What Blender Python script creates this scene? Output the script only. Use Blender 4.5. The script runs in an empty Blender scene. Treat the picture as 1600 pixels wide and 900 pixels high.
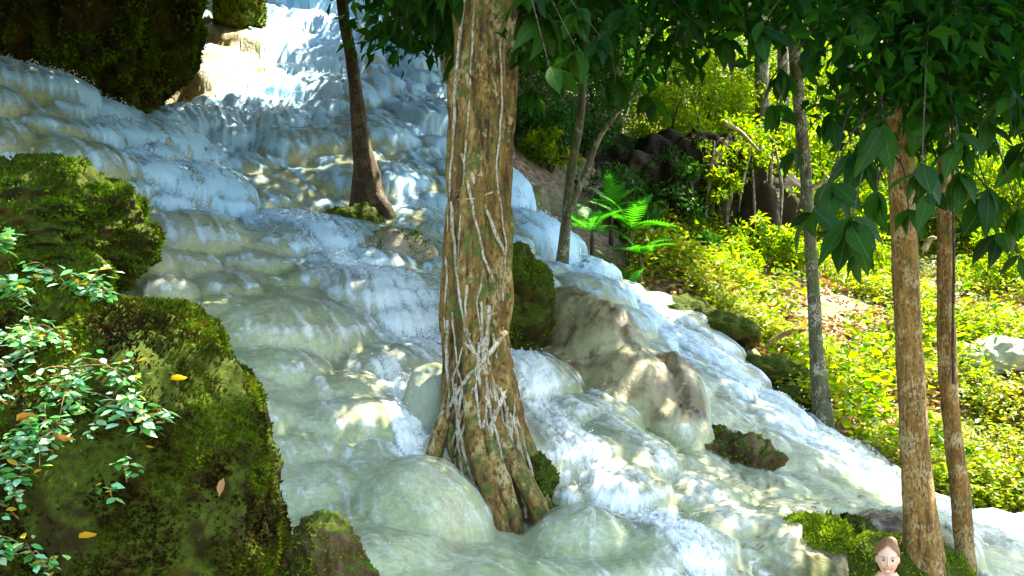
import bpy, bmesh, math, random
import numpy as np
from mathutils import Vector, Matrix, Euler
random.seed(7)
RS = np.random.RandomState(11)
C = bpy.context.scene.collection
scn = bpy.context.scene

# ------------------------------------------------------------------ camera, sky, sun
CAMZ = 3.4
FPX = 1716.0                       # focal length in pixels of a 1600 px wide frame
cd = bpy.data.cameras.new('camera'); cam = bpy.data.objects.new('camera', cd); C.objects.link(cam)
cam.location = (0, 0, CAMZ); cam.rotation_euler = (math.radians(90), 0, 0)
cd.sensor_width = 36; cd.lens = 36 * FPX / 1600; cd.clip_start = 0.05; cd.clip_end = 400
scn.camera = cam
SUN = Vector((0.40, 0.30, 0.86)).normalized()      # towards the sun: high, right, a little behind the scene
w = bpy.data.worlds.new('World'); scn.world = w; w.use_nodes = True
nt = w.node_tree; nt.nodes.clear()
sky = nt.nodes.new('ShaderNodeTexSky'); sky.sky_type = 'NISHITA'; sky.sun_disc = False
sky.sun_elevation = math.asin(SUN.z); sky.sun_rotation = math.atan2(SUN.x, SUN.y)
bg = nt.nodes.new('ShaderNodeBackground'); bg.inputs['Strength'].default_value = 0.15
out = nt.nodes.new('ShaderNodeOutputWorld')
nt.links.new(sky.outputs[0], bg.inputs[0]); nt.links.new(bg.outputs[0], out.inputs[0])
sd = bpy.data.lights.new('sun', 'SUN'); so = bpy.data.objects.new('sun', sd); C.objects.link(so)
sd.energy = 4.6; sd.angle = math.radians(0.6); sd.color = (1.0, 0.94, 0.80)
so.rotation_euler = SUN.to_track_quat('Z', 'Y').to_euler(); so.location = (10, 10, 30)
scn.view_settings.view_transform = 'Standard'; scn.view_settings.look = 'None'
scn.view_settings.use_white_balance = True; scn.view_settings.white_balance_temperature = 6900; scn.view_settings.white_balance_tint = 8
scn.view_settings.gamma = 1; scn.view_settings.exposure = 2.72
cy = scn.cycles
cy.max_bounces = 7; cy.diffuse_bounces = 3; cy.glossy_bounces = 2; cy.transmission_bounces = 4
cy.transparent_max_bounces = 12; cy.use_denoising = True; cy.caustics_reflective = False
cy.sample_clamp_indirect = 6

def P(px, py, D):                   # a point of the photograph at distance D in front of the camera
    return Vector(((px - 800) / FPX * D, D, CAMZ + (450 - py) / FPX * D))

# ------------------------------------------------------------------ numpy noise
def _h(ix, iy, iz, s):
    n = (ix.astype(np.int64) * 73856093) ^ (iy.astype(np.int64) * 19349663) ^ (iz.astype(np.int64) * 83492791) ^ (s * 2654435)
    n = (n ^ (n >> 13)) * 1274126177 & 0x7fffffff
    n = (n ^ (n >> 16)) * 668265263 & 0x7fffffff
    return ((n >> 8) & 0xffff) / 32767.5 - 1.0
def vnoise(x, y, z=None, s=0):
    if z is None: z = np.zeros_like(x)
    fx, fy, fz = np.floor(x), np.floor(y), np.floor(z)
    tx, ty, tz = x - fx, y - fy, z - fz
    tx = tx*tx*tx*(tx*(tx*6-15)+10); ty = ty*ty*ty*(ty*(ty*6-15)+10); tz = tz*tz*tz*(tz*(tz*6-15)+10)
    r = 0
    for a in (0, 1):
        for b in (0, 1):
            for c in (0, 1):
                wgt = (tx if a else 1-tx) * (ty if b else 1-ty) * (tz if c else 1-tz)
                r = r + wgt * _h(fx+a, fy+b, fz+c, s)
    return r
def fbm(x, y, z=None, o=4, s=0, g=0.5):
    r = 0; a = 1.0; f = 1.0; t = 0
    for k in range(o):
        r = r + a * vnoise(x*f + k*17.3, y*f - k*9.1, None if z is None else z*f + k*4.7, s+k)
        t += a; a *= g; f *= 2.03
    return r / t

# ------------------------------------------------------------------ object helpers
def tag(o, label=None, cat=None, group=None, kind=None):
    for k, v in (('label', label), ('category', cat), ('group', group), ('kind', kind)):
        if v: o[k] = v
    return o
def link(name, me, mat=None, parent=None):
    o = bpy.data.objects.new(name, me); C.objects.link(o)
    if mat and me and not me.materials: me.materials.append(mat)
    if parent: o.parent = parent; o.matrix_parent_inverse = Matrix.Translation(-Vector(parent.location)) if parent.rotation_euler == Euler((0,0,0)) else parent.matrix_basis.inverted()
    return o
def empty(name, loc, label, cat, group=None):
    o = bpy.data.objects.new(name, None); C.objects.link(o); o.location = loc; o.empty_display_size = .1
    return tag(o, label, cat, group)
def npmesh(name, V, F, smooth=True):
    V = np.asarray(V, dtype=np.float32); F = np.asarray(F, dtype=np.int32)
    me = bpy.data.meshes.new(name); n = F.shape[1]
    me.vertices.add(len(V)); me.vertices.foreach_set('co', V.ravel())
    me.loops.add(F.size); me.loops.foreach_set('vertex_index', F.ravel())
    me.polygons.add(len(F)); me.polygons.foreach_set('loop_start', np.arange(0, F.size, n, dtype=np.int32))
    me.polygons.foreach_set('loop_total', np.full(len(F), n, dtype=np.int32))
    me.polygons.foreach_set('use_smooth', np.full(len(F), smooth, dtype=bool))
    me.update(calc_edges=True); return me
def attr(me, name, a):
    t = me.attributes.new(name, 'FLOAT', 'POINT'); t.data.foreach_set('value', np.asarray(a, dtype=np.float32).ravel())
def unit(v): return v / np.maximum(np.linalg.norm(v, axis=-1, keepdims=True), 1e-9)

# ------------------------------------------------------------------ materials
class N:
    def __init__(s, name):
        s.m = bpy.data.materials.new(name); s.m.use_nodes = True; s.t = s.m.node_tree; s.t.nodes.clear()
        s.out = s.t.nodes.new('ShaderNodeOutputMaterial')
    def n(s, kind, **kw):
        o = s.t.nodes.new('ShaderNode' + kind)
        for k, v in kw.items():
            if k[0] == '_': setattr(o, k[1:], v)
            else:
                i = o.inputs[int(k[1:])] if k[0] == 'i' and k[1:].isdigit() else o.inputs[k.replace('__', ' ')]
                if hasattr(v, 'bl_idname') or isinstance(v, bpy.types.NodeSocket): s.t.links.new(v, i)
                else: i.default_value = v
        return o
    def obj(s, sx=1, sy=1, sz=1):
        tc = s.n('TexCoord'); mp = s.n('Mapping', i0=tc.outputs['Object']); mp.inputs['Scale'].default_value = (sx, sy, sz)
        return mp.outputs[0]
    def noise(s, vec, scale, detail=4, rough=.55, dist=0):
        return s.n('TexNoise', Vector=vec, Scale=scale, Detail=detail, Roughness=rough, Distortion=dist).outputs[0]
    def ramp(s, fac, stops):
        r = s.n('ValToRGB', Fac=fac); e = r.color_ramp.elements
        while len(e) < len(stops): e.new(0.5)
        for k, (p, c) in enumerate(stops): e[k].position = p; e[k].color = (*c, 1) if len(c) == 3 else c
        return r.outputs[0]
    def mix(s, f, a, b, mode='MIX'):
        m = s.n('MixRGB', _blend_type=mode)
        for i, v in enumerate((f, a, b)):
            if isinstance(v, bpy.types.NodeSocket): s.t.links.new(v, m.inputs[i])
            else: m.inputs[i].default_value = v if i == 0 else (*v, 1)
        return m.outputs[0]
    def math(s, op, a, b=0.5, clamp=False):
        m = s.n('Math', _operation=op, _use_clamp=clamp)
        for i, v in enumerate((a, b)):
            if isinstance(v, bpy.types.NodeSocket): s.t.links.new(v, m.inputs[i])
            else: m.inputs[i].default_value = v
        return m.outputs[0]
    def attr(s, name): return s.n('Attribute', _attribute_name=name).outputs['Fac']
    def bump(s, h, st=.5, dist=.02): return s.n('Bump', Height=h, Strength=st, Distance=dist).outputs[0]
    def end(s, sh): s.t.links.new(sh, s.out.inputs[0]); return s.m
    def principled(s, **kw): return s.n('BsdfPrincipled', **kw).outputs[0]

def leaf_mat(name, cols, trans=.45, gloss=.35, rough=.4):
    a = N(name)
    r = a.n('NewGeometry').outputs['Random Per Island']
    col = a.ramp(r, [(i / max(1, len(cols)-1), c) for i, c in enumerate(cols)])
    nz = a.noise(a.obj(), 1.3, 2)
    col = a.mix(a.math('MULTIPLY', nz, .5), col, cols[0], 'MIX')
    p = a.principled(Base__Color=col, Roughness=rough); p.node.inputs['Specular IOR Level'].default_value = gloss
    t = a.n('BsdfTranslucent', Color=a.mix(1.0, col, (1.5, 1.55, .5), 'MULTIPLY'))
    return a.end(a.n('MixShader', i0=trans, i1=p, i2=t.outputs[0]).outputs[0])
L_bright = leaf_mat('sunny_leaf', [(.02,.11,.003), (.20,.30,.006), (.34,.36,.008), (.08,.24,.006), (.46,.40,.03)], .6, .15)  # sunlit yellow put into the colour; lit counterpart of the shaded leaf
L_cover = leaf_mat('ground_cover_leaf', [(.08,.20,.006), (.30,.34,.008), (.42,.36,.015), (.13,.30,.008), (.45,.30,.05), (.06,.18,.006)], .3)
L_mid = leaf_mat('shade_leaf', [(.02,.09,.008), (.04,.14,.012), (.03,.11,.02)])  # darker green carries the shade of the hollows in the leaf colour
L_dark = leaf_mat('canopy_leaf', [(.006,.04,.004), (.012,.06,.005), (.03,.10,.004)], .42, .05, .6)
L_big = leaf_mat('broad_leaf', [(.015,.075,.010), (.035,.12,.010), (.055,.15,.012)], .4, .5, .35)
L_shrub = leaf_mat('small_glossy_leaf', [(.05,.20,.05), (.12,.34,.12), (.20,.42,.22), (.07,.28,.03)], .2, .9, .28)
L_litter = leaf_mat('dry_leaf', [(.30,.15,.05), (.42,.26,.12), (.20,.09,.03), (.5,.38,.24)], .1)
L_yellow = leaf_mat('yellow_leaf', [(.5,.30,.02), (.6,.42,.05)], .3)
L_fern = leaf_mat('fern_leaf', [(.03,.22,.015), (.07,.30,.015)], .45)

def rock_mat(name, dark, mid, light, moss=0.0, sc=3.0, mossy=((.03,.05,.004),(.09,.15,.008)), rough=.8, drape=.4):
    a = N(name); v = a.obj(1, 1, drape); vv = a.obj()
    n1 = a.noise(v, sc, 6, .65, .4); n2 = a.noise(vv, sc*9, 5, .7)
    col = a.ramp(n1, [(.3, dark), (.5, mid), (.7, light)])
    col = a.mix(a.math('MULTIPLY', n2, .6), col, a.mix(.5, col, dark, 'MULTIPLY'))
    if moss > 0:
        nz = a.n('SeparateXYZ', i0=a.n('NewGeometry').outputs['Normal']).outputs[2]
        n3 = a.noise(vv, sc*1.7, 5, .7)
        f = a.math('ADD', a.math('MULTIPLY', nz, .55), a.math('ADD', n3, moss - 1.0))
        f = a.ramp(f, [(.22, (0,0,0)), (.42, (1,1,1))])
        mc = a.ramp(a.noise(vv, sc*14, 4, .8), [(.3, mossy[0]), (.62, mossy[1])])
        col = a.mix(f, col, mc)
    b = a.bump(a.math('ADD', n2, a.math('MULTIPLY', a.noise(vv, sc*30, 4, .8), .7)), .8, .03)
    p = a.principled(Base__Color=col, Roughness=rough, Normal=b); p.node.inputs['Specular IOR Level'].default_value = .5 if rough < .6 else .15
    return a.end(p)
M_moss = rock_mat('mossy_rock', (.012,.009,.002), (.04,.035,.004), (.10,.07,.006), .8, 2.6, ((.02,.025,.002),(.07,.10,.004)))
M_mossbright = rock_mat('bright_moss_rock', (.03,.03,.004), (.08,.10,.01), (.18,.15,.02), .95, 3.5, ((.05,.09,.004),(.22,.32,.01)))
M_tan = rock_mat('travertine_boulder', (.17,.13,.07), (.34,.30,.20), (.44,.40,.30), .18, 2.2, ((.10,.09,.02),(.20,.20,.05)), .55)
M_sage = rock_mat('sage_travertine', (.22,.24,.13), (.38,.42,.28), (.46,.50,.38), .3, 2.2, ((.08,.12,.02),(.20,.28,.06)), .45)
M_brownrock = rock_mat('brown_rock', (.03,.02,.008), (.10,.065,.02), (.28,.2,.1), .45, 4)
M_pink = rock_mat('root_riddled_rock', (.05,.03,.02), (.22,.15,.11), (.48,.38,.32), .3, 3.5, drape=.3)
M_cliff = rock_mat('dark_cliff', (.012,.011,.005), (.04,.03,.015), (.14,.10,.07), .3, 1.2, drape=.15)

def bark_mat(name, dark, mid, light, sc=14, patch=(.45,.38,.28), pf=.35, moss=0):
    a = N(name); v = a.obj(1, 1, .13); vv = a.obj(1, 1, .5)
    n1 = a.noise(v, sc, 6, .7, .6); n2 = a.noise(vv, sc*3, 5, .75)
    col = a.ramp(n1, [(.34, dark), (.5, mid), (.66, light)])
    f = a.ramp(a.math('ADD', a.math('MULTIPLY', n2, .6), a.math('MULTIPLY', a.noise(a.obj(), sc*.3, 4), .6)), [(.62-pf*.1, (0,0,0)), (.70-pf*.1, (1,1,1))])
    col = a.mix(f, col, patch)
    col = a.mix(a.ramp(n2, [(.36, (1,1,1)), (.5, (0,0,0))]), col, dark)
    if moss:
        mf = a.ramp(a.noise(a.obj(), 6, 5, .7), [(.62-moss*.25, (0,0,0)), (.72-moss*.25, (1,1,1))])
        col = a.mix(mf, col, (.07,.10,.008))
    b = a.bump(a.math('ADD', n1, n2), .9, .02)
    return a.end(a.principled(Base__Color=col, Roughness=.85, Normal=b))
B_main = bark_mat('fig_bark', (.03,.014,.002), (.22,.12,.018), (.36,.23,.055), 11, (.44,.35,.15), -.3, .4)
B_root = bark_mat('pale_root_bark', (.16,.11,.04), (.38,.29,.14), (.52,.44,.28), 25, (.6,.54,.40), .6)
B_root_dark = bark_mat('hanging_root_bark', (.03,.02,.01), (.12,.09,.05), (.3,.24,.16), 20, (.4,.34,.28), .2)
B_dark = bark_mat('dark_bark', (.012,.006,.004), (.045,.02,.012), (.09,.05,.022), 18, (.12,.09,.05), .2, .3)
B_brown = bark_mat('orange_brown_bark', (.07,.032,.005), (.27,.135,.018), (.38,.22,.045), 22, (.45,.32,.14), 0, .2)
B_grey = bark_mat('grey_green_bark', (.03,.03,.01), (.10,.095,.04), (.17,.16,.08), 22, (.4,.37,.28), 0, .4)

# ------------------------------------------------------------------ terrain: one sheet through surveyed points
CP = [  # px, py, D
 (400,-200,28),(520,0,22),(620,60,20.5),(690,150,19),(290,20,19.5),(360,60,19),(330,150,17),(470,100,19),(480,180,17),
 (0,110,13),(100,140,13.5),(200,195,14.4),(300,230,15),(420,230,15.3),(560,230,16),(690,260,16),
 (0,220,11.3),(120,260,11.5),(250,330,11.6),(420,330,13),(540,372,13.6),(650,340,14),
 (240,395,10.5),(400,400,11),(560,410,11.6),(690,430,11.6),(120,450,9.2),(0,440,8.6),
 (300,470,9.5),(480,500,9.8),(640,500,10.2),(400,560,8.8),(560,600,8.7),(690,620,8.9),
 (430,700,7.6),(560,720,7.7),(650,740,7.6),(480,850,6.6),(620,900,6.2),(800,880,7.4),(760,800,7.7),(840,800,7.8),(700,1050,5.4),(400,1050,5.2),
 (800,330,15.5),(870,425,13.8),(930,420,15.5),(830,500,11.8),(900,560,11),
 (800,590,9.8),(860,660,9.0),(950,750,8.2),(1050,850,7.6),(900,860,7.2),(1150,910,7.0),(1000,1000,6.3),
 (1000,490,14.2),(1100,570,12.8),(1200,650,11.8),(1300,730,10.8),(1400,800,10),(1500,860,9.4),(1600,900,9.0),
 (1000,450,15.8),(1100,500,15),(1160,560,14.2),(1250,645,13.2),(1400,745,12.2),(1500,795,11.9),(1600,810,12),
 (1150,720,9.8),(1200,790,8.8),(1250,860,7.9),(1400,880,8.0),(1500,890,8.2),
 (1100,430,16.5),(1200,520,16),(1300,600,15),(1450,660,14.4),(1600,700,14.2),
 (1300,490,18),(1500,500,18.5),(1650,480,19),(1250,425,22),(1400,430,23),(1600,425,24),
 (1000,395,19),(900,330,18.5),(1000,250,23),(1100,330,21),(1200,300,27),(1500,330,30),(760,100,24),(700,0,28),(1500,100,38),(1000,20,36),(1900,300,30),
 (0,0,19),(150,60,17.5),(-250,60,15),(-300,250,10.5),(-400,500,7.5)]
pts = [tuple(P(*c)) for c in CP]
pts += [(2.35,6.5,.1),(1.9,6.3,.1),(2.9,6.4,.15),(2.3,5.6,0),(3.5,7.0,.3),(4.5,8,.5),(1,4.5,.3),(2.2,3.5,0),(0,3,1.1),(-1,2.5,1.3),(-2.5,3,1.2),(-1.6,4.4,1.3),(-3.5,5,2),
        (0,0,1.6),(6,4,0),(10,8,1),(-9,3,3),(-12,12,9),(14,15,4),(-14,22,16),(22,25,8),(-10,30,22),(8,45,17),(30,45,18),(-25,45,30),(-5,45,26),(0,80,30),(40,80,30),(-40,80,35),(40,10,4),(-40,10,20),(25,0,2)]
pts = np.array(pts)
def phi(r2): return np.sqrt(r2 + .35**2)
Kx = phi(((pts[:, None, :2] - pts[None, :, :2])**2).sum(-1))
n = len(pts); A = np.zeros((n+3, n+3)); A[:n, :n] = Kx - np.eye(n)*.04; A[:n, n] = 1; A[n, :n] = 1
A[:n, n+1:] = pts[:, :2]; A[n+1:, :n] = pts[:, :2].T
wt = np.linalg.solve(A, np.concatenate([pts[:, 2], [0, 0, 0]]))
def base_h(x, y):
    x = np.asarray(x, float); y = np.asarray(y, float)
    r = wt[n] + wt[n+1]*x + wt[n+2]*y
    for k in range(n): r = r + wt[k]*phi((x-pts[k,0])**2 + (y-pts[k,1])**2)
    return r
US = np.concatenate([-np.geomspace(3.5, .52, 36)[:-1], np.linspace(-.52, .52, 660), np.geomspace(.52, 3.5, 36)[1:]])
YS = np.concatenate([np.linspace(.3, 4.5, 40)[:-1], np.geomspace(4.5, 26, 740), np.geomspace(26, 95, 60)[1:]])
Y, U = np.meshgrid(YS, US, indexing='ij'); X = U*(Y+1.5)
Z0 = base_h(X, Y)
def flow_at(x, y, e=.25):
    gx = (base_h(x+e, y) - base_h(x-e, y))/(2*e); gy = (base_h(x, y+e) - base_h(x, y-e))/(2*e)
    return gx, gy
# where is the water: a polygon on the plan
def plan(poly): return np.array([tuple(P(*c))[:2] for c in poly])
wet_poly = plan([(640,-60,23),(700,150,19.5),(820,305,16.2),(900,350,15.8),(1000,440,15.8),(1100,495,15),(1170,560,14.2),(1255,645,13.2),(1400,742,12.2),(1500,790,11.9),(1750,800,12.2),
                 (1900,1000,9),(1560,905,8.0),(1350,885,8.4),(1200,900,7.3),(1500,1200,5.5),(800,1300,4.2),(380,1100,4.6),(330,800,5.6),(300,600,7.2),(180,440,9.4),(60,400,9.6),(-300,330,9.8),(-350,50,13),(0,95,13.2),(200,195,14.6),(290,200,16),(300,40,19.5),(330,-60,22)])
def inside(poly, x, y):
    r = np.zeros(x.shape, bool); j = len(poly)-1
    for i in range(len(poly)):
        xi, yi = poly[i]; xj, yj = poly[j]
        c = ((yi > y) != (yj > y)) & (x < (xj-xi)*(y-yi)/(yj-yi+1e-12) + xi); r ^= c; j = i
    return r
def dist_poly(poly, x, y, closed=True):
    d = np.full(x.shape, 1e9); m = len(poly)
    for i in range(m if closed else m-1):
        a, b = poly[i], poly[(i+1) % m]; ab = b-a
        t = np.clip(((x-a[0])*ab[0] + (y-a[1])*ab[1])/(ab@ab), 0, 1)
        d = np.minimum(d, np.hypot(x-a[0]-t*ab[0], y-a[1]-t*ab[1]))
    return d
WD = dist_poly(wet_poly, X, Y) * np.where(inside(wet_poly, X, Y), 1, -1) + .12*fbm(X*2, Y*2, o=3, s=5)
Z = Z0.copy()
def add_dome(xc, yc, zc, ra, rb, h, ang, k=22.0, pw=.5, beta=.3):
    """ra across, rb along direction ang; soft union with the sheet"""
    R = max(ra, rb)*1.0
    j0, j1 = np.searchsorted(YS, (yc-R, yc+R)); j1 = min(j1+1, len(YS))
    i0 = np.searchsorted(US, min((xc-R)/(yc-R+1.5), (xc-R)/(yc+R+1.5))); i1 = np.searchsorted(US, max((xc+R)/(yc-R+1.5), (xc+R)/(yc+R+1.5)))+1
    sl = (slice(j0, j1), slice(i0, i1)); x, y = X[sl]-xc, Y[sl]-yc
    if x.size == 0: return
    wob = 1 + .13*fbm(X[sl]*2.2+xc, Y[sl]*2.2, o=2, s=3)
    ca, sa = math.cos(ang), math.sin(ang)
    al = x*ca + y*sa; ac = -x*sa + y*ca
    q = ((al/rb)**2 + (ac/ra)**2)*wob
    zz = zc*(1-beta) + (Z0[sl] + zc - float(base_h(xc, yc)))*beta + h*np.clip(1-q, 0, 1)**pw - np.where(q > 1, 1e3, 0) - .25*h*(q > .9)*(q-.9)*10
    m = np.maximum(Z[sl], zz); d = np.minimum(np.abs(Z[sl]-zz), 5)
    Z[sl] = m + np.where(q < 1, np.exp(-k*d)*.5/k, 0)
# random lobes, larger first
cand = []
for it in range(9000):
    v = random.random(); D = 5.2*(24/5.2)**v; px = random.uniform(-150, 1750)
    x = (px-800)/FPX*D; cand.append((x, D))
cand = np.array(cand); cin = inside(wet_poly, cand[:,0], cand[:,1]); cand = cand[cin]
placed = []
gx, gy = flow_at(cand[:,0], cand[:,1]); ch = base_h(cand[:,0], cand[:,1])
for lvl, (r0, r1, sep, cnt) in enumerate(((.5,.85,.95,90),(.22,.46,.58,760),(.11,.22,.66,900))):
    loc = []; c = 0
    for q in range(len(cand)):
        if c >= cnt: break
        i = random.randrange(len(cand)); r = random.uniform(r0, r1)*(1.15 if cand[i,1] > 12 else .9)
        x, y = cand[i]
        if any((x-a)**2+(y-b)**2 < ((r+rr)*sep)**2 for a, b, rr in loc): continue
        right = x > (1.0 + (y-8)*.05) and y > 8.5
        if right and lvl == 0: continue
        if right: r *= .8
        loc.append((x, y, r)); c += 1
        hh = r*random.uniform(.32,.55)*(.8 if right else 1)*(.8 if lvl == 2 else 1); ang = math.atan2(-gy[i], -gx[i]) + random.uniform(-.3,.3)
        placed.append((x, y, ch[i]-.10*r + (.02 if lvl else 0), r*random.uniform(1.0,1.35), r*random.uniform(.8,1.1)*(1.3 if right else 1), hh, ang, (22.0, 38.0, 55.0)[lvl], .7 if right else .55, .55 if right else .32))
# the big domes one can name in the photograph: px, py of the crest, D, half width, half depth, height
for (px, py, D, ra, rb, h) in ((655,728,7.0,.60,.45,.5),(600,840,6.3,.75,.45,.42),(905,800,7.15,.42,.42,.4),(760,868,6.5,.3,.3,.3),
        (400,384,11.4,1.0,.6,.5),(500,398,11.2,.8,.6,.5),(300,405,10.6,.7,.5,.4),(330,425,10.1,.8,.5,.45),(560,620,8.5,.42,.45,.42),(600,680,7.9,.36,.35,.33),
        (470,545,9.4,.6,.5,.42),(330,470,9.9,.5,.5,.4),(440,300,13.9,.6,.5,.55),(345,300,13.4,.5,.45,.45),(350,185,16.2,.8,.6,.5),(470,235,15.2,.9,.5,.5),
        (600,80,20,1.4,.8,.45),(600,130,18.7,1.3,.8,.5),(610,185,17.4,1.3,.8,.6),(450,150,18,1,.7,.4),(650,370,12.6,.7,.6,.4),(470,330,13,.8,.5,.4),(520,470,10.2,.6,.5,.4),(400,640,8.3,.5,.5,.35)):
    p = P(px, py, D); g = flow_at(np.array([p.x]), np.array([p.y])); 
    placed.append((p.x, p.y+.12, p.z-h, ra, rb, h, math.atan2(-g[1][0], -g[0][0])))
tbx = P(785, 850, 7.75)
for a in placed:
    if math.hypot(a[0]-tbx.x, a[1]-tbx.y) < .30 + a[3]*.6 and a[3] < .58: continue
    add_dome(*a)
# the bulging dry travertine mound right of the main tree
DRY = np.zeros_like(Z)
for px, py, D, ra, rb, h, an in ((895,445,10.75,.42,.55,.75,-1.2),(985,540,10.15,.58,.55,.70,-.9),(880,540,10.3,.45,.45,.55,-1.2),(940,480,10.5,.5,.5,.65,-1.1),(1040,560,10.25,.36,.5,.5,-.9),(1055,630,9.8,.34,.36,.34,-.9)):
    p = P(px, py, D); add_dome(p.x, p.y, p.z-h, ra, rb, h, an, 11, .5, .15)
    dd = ((X-p.x)**2/ra**2 + (Y-p.y)**2/ra**2); DRY = np.maximum(DRY, np.clip((1.05-dd)*3, 0, 1))
BR = np.zeros_like(Z)
for px, py, D, r_ in ((1010,520,10.5,.50),(1060,590,10.2,.42),(980,480,10.8,.35),(1075,660,9.8,.30)):
    p = P(px, py, D); BR = np.maximum(BR, np.clip(1.5-1.5*np.hypot(X-p.x, Y-p.y)/r_, 0, 1))
BR = np.clip(BR + .9*fbm(X*5, Y*5, o=3, s=83)*(BR > 0), 0, 1)
Z += BR*(.10*fbm(X*6, Y*6, o=4, s=84, g=.65))
for px, py, D, r_ in ((320,120,17.2,.75),(350,60,18.5,.8),(300,170,16.6,.5),(385,110,18,.5)):
    p = P(px, py, D); DRY = np.maximum(DRY, np.clip(1.6-1.6*np.hypot(X-p.x, Y-p.y)/r_, 0, 1))
Z += DRY*(.09*fbm(X*2.2, Y*2.2, o=3, s=81) + .03*fbm(X*9, Y*9, Z*6, o=3, s=82))
wet = np.clip(WD/.15, 0, 1)
dens = (np.abs(U) < .6) & (Y < 27)
# fine relief: creases and travertine ribbing on the wet rock, rough soil elsewhere
Z += np.where(WD < .1, .10*fbm(X*1.4, Y*1.4, o=4, s=9) + .035*fbm(X*6, Y*6, o=3, s=21), .030*fbm(X*4.5, Y*4.5, Z*4.5, o=4, s=31, g=.6) + .010*(1-np.abs(fbm(X*9, Y*9, Z*5, o=3, s=35))*2))
Z += -.16*np.exp(-((WD+.10)/.16)**2)*(Y > 9)                 # undercut where the water meets the bank

class Grid: pass
def hgt(x, y, A=None):
    A = Z if A is None else A
    x = np.atleast_1d(np.asarray(x, float)); y = np.atleast_1d(np.asarray(y, float))
    fj = np.interp(y, YS, np.arange(len(YS))); fi = np.interp(x/(y+1.5), US, np.arange(len(US)))
    j = np.clip(fj.astype(int), 0, len(YS)-2); i = np.clip(fi.astype(int), 0, len(US)-2); a, b = fj-j, fi-i
    return A[j,i]*(1-a)*(1-b)+A[j+1,i]*a*(1-b)+A[j,i+1]*(1-a)*b+A[j+1,i+1]*a*b
nr, nc = Z.shape
idx = np.arange(nr*nc).reshape(nr, nc)
quads = np.stack([idx[:-1,:-1], idx[:-1,1:], idx[1:,1:], idx[1:,:-1]], -1).reshape(-1, 4)

# flow lines: white noise smeared along the slope
Zx = np.gradient(Z, axis=1)/np.gradient(X, axis=1)
dzdy_row = np.gradient(Z, axis=0)/np.gradient(Y, axis=0); Zy = dzdy_row - Zx*U
def blur(a, k):
    for _ in range(k):
        a = (a + np.roll(a,1,0) + np.roll(a,-1,0) + np.roll(a,1,1) + np.roll(a,-1,1))/5
    return a
bx, by = blur(Zx, 6), blur(Zy, 6)
g0x = np.gradient(Z0, axis=1)/np.gradient(X, axis=1); g0y = np.gradient(Z0, axis=0)/np.gradient(Y, axis=0) - g0x*U
bl = 1 + np.hypot(bx, by)*1.2; vx, vy = -(g0x*1.4 + bx/bl*.8), -(g0y*1.4 + by/bl*.8); sp = np.hypot(vx, vy)+1e-6
vx /= sp; vy /= sp
dX = np.gradient(X, axis=1); dY = np.gradient(Y, axis=0)
vj = vy/dY; vi = (vx - U*vy)/dX                             # index velocity per metre
def lic(noise, step, cnt):
    acc = noise.copy(); wsum = 1.0
    jj0, ii0 = np.meshgrid(np.arange(nr, dtype=float), np.arange(nc, dtype=float), indexing='ij')
    for sgn in (1, -1):
        jj, ii = jj0.copy(), ii0.copy()
        for k in range(cnt):
            ji = np.clip(np.rint(jj), 0, nr-1).astype(int); ik = np.clip(np.rint(ii), 0, nc-1).astype(int)
            jj += sgn*step*vj[ji, ik]; ii += sgn*step*vi[ji, ik]
            ji = np.clip(np.rint(jj), 0, nr-1).astype(int); ik = np.clip(np.rint(ii), 0, nc-1).astype(int)
            acc += noise[ji, ik]
    return acc/(2*cnt+1)
wn = RS.rand(nr, nc)
s1 = lic(wn, .022, 9); s1 = (s1-s1.mean())/s1.std()
wn2 = blur(RS.rand(nr, nc), 3); s2 = lic(wn2, .04, 10); s2 = (s2-s2.mean())/s2.std()
# stronger channels of broken water
chan = [([(-60,90,13),(60,150,13.2),(160,200,13.4),(240,280,12.5),(300,350,11.9)], .55, 1.0),
        ([(470,-20,22.5),(500,60,20.5),(480,120,18.6),(440,190,17),(300,230,15)], .9, 1.3),([(560,40,21),(640,120,19.5),(690,210,17)], .7, .8),
        ([(300,260,14),(330,345,12.4),(480,370,12),(560,440,11),(620,500,10.2),(690,560,9.3)], .42, 1.0),([(560,430,11.2),(600,470,10.5),(640,500,10)], .4, .9),
        ([(600,590,8.8),(640,640,8.3),(640,720,7.7)], .12, 1.5),
        ([(790,570,10),(840,640,9.2),(900,720,8.4),(970,790,7.8),(1060,870,7.3),(1150,960,6.6)], .24, 1.15),
        ([(870,520,10.8),(950,640,9.3),(1040,720,8.6),(1150,800,8.0)], .18, .5),
        ([(810,330,15.5),(900,430,14.6),(1000,500,14),(1150,600,12.7),(1300,700,11.5),(1450,780,10.8),(1600,840,10.5)], .75, .85),
        ([(620,290,14.8),(690,330,13.8)], .5, .6)]
CH = np.zeros_like(Z)
for pl, wd, st in chan:
    CH = np.maximum(CH, st*np.exp(-(dist_poly(plan(pl), X, Y, False)/wd)**2))
steep = np.clip((np.hypot(Zx, Zy)-.5)/1.6, 0, 1)
curv = blur(Z, 10) - Z; curv = np.clip(curv/.012, -1.5, 1.5)
foam = .14 + .62*CH - .06*curv*0 + .17*s2 + .15*s1*(.4+CH) + .36*np.clip(-curv-.15, 0, 1) - .08*np.clip(curv, 0, 1) - .10*steep*(1-np.clip(CH,0,1))
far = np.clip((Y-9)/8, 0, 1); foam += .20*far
foam = np.clip(foam, 0, 1.3)
Z += 0
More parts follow.
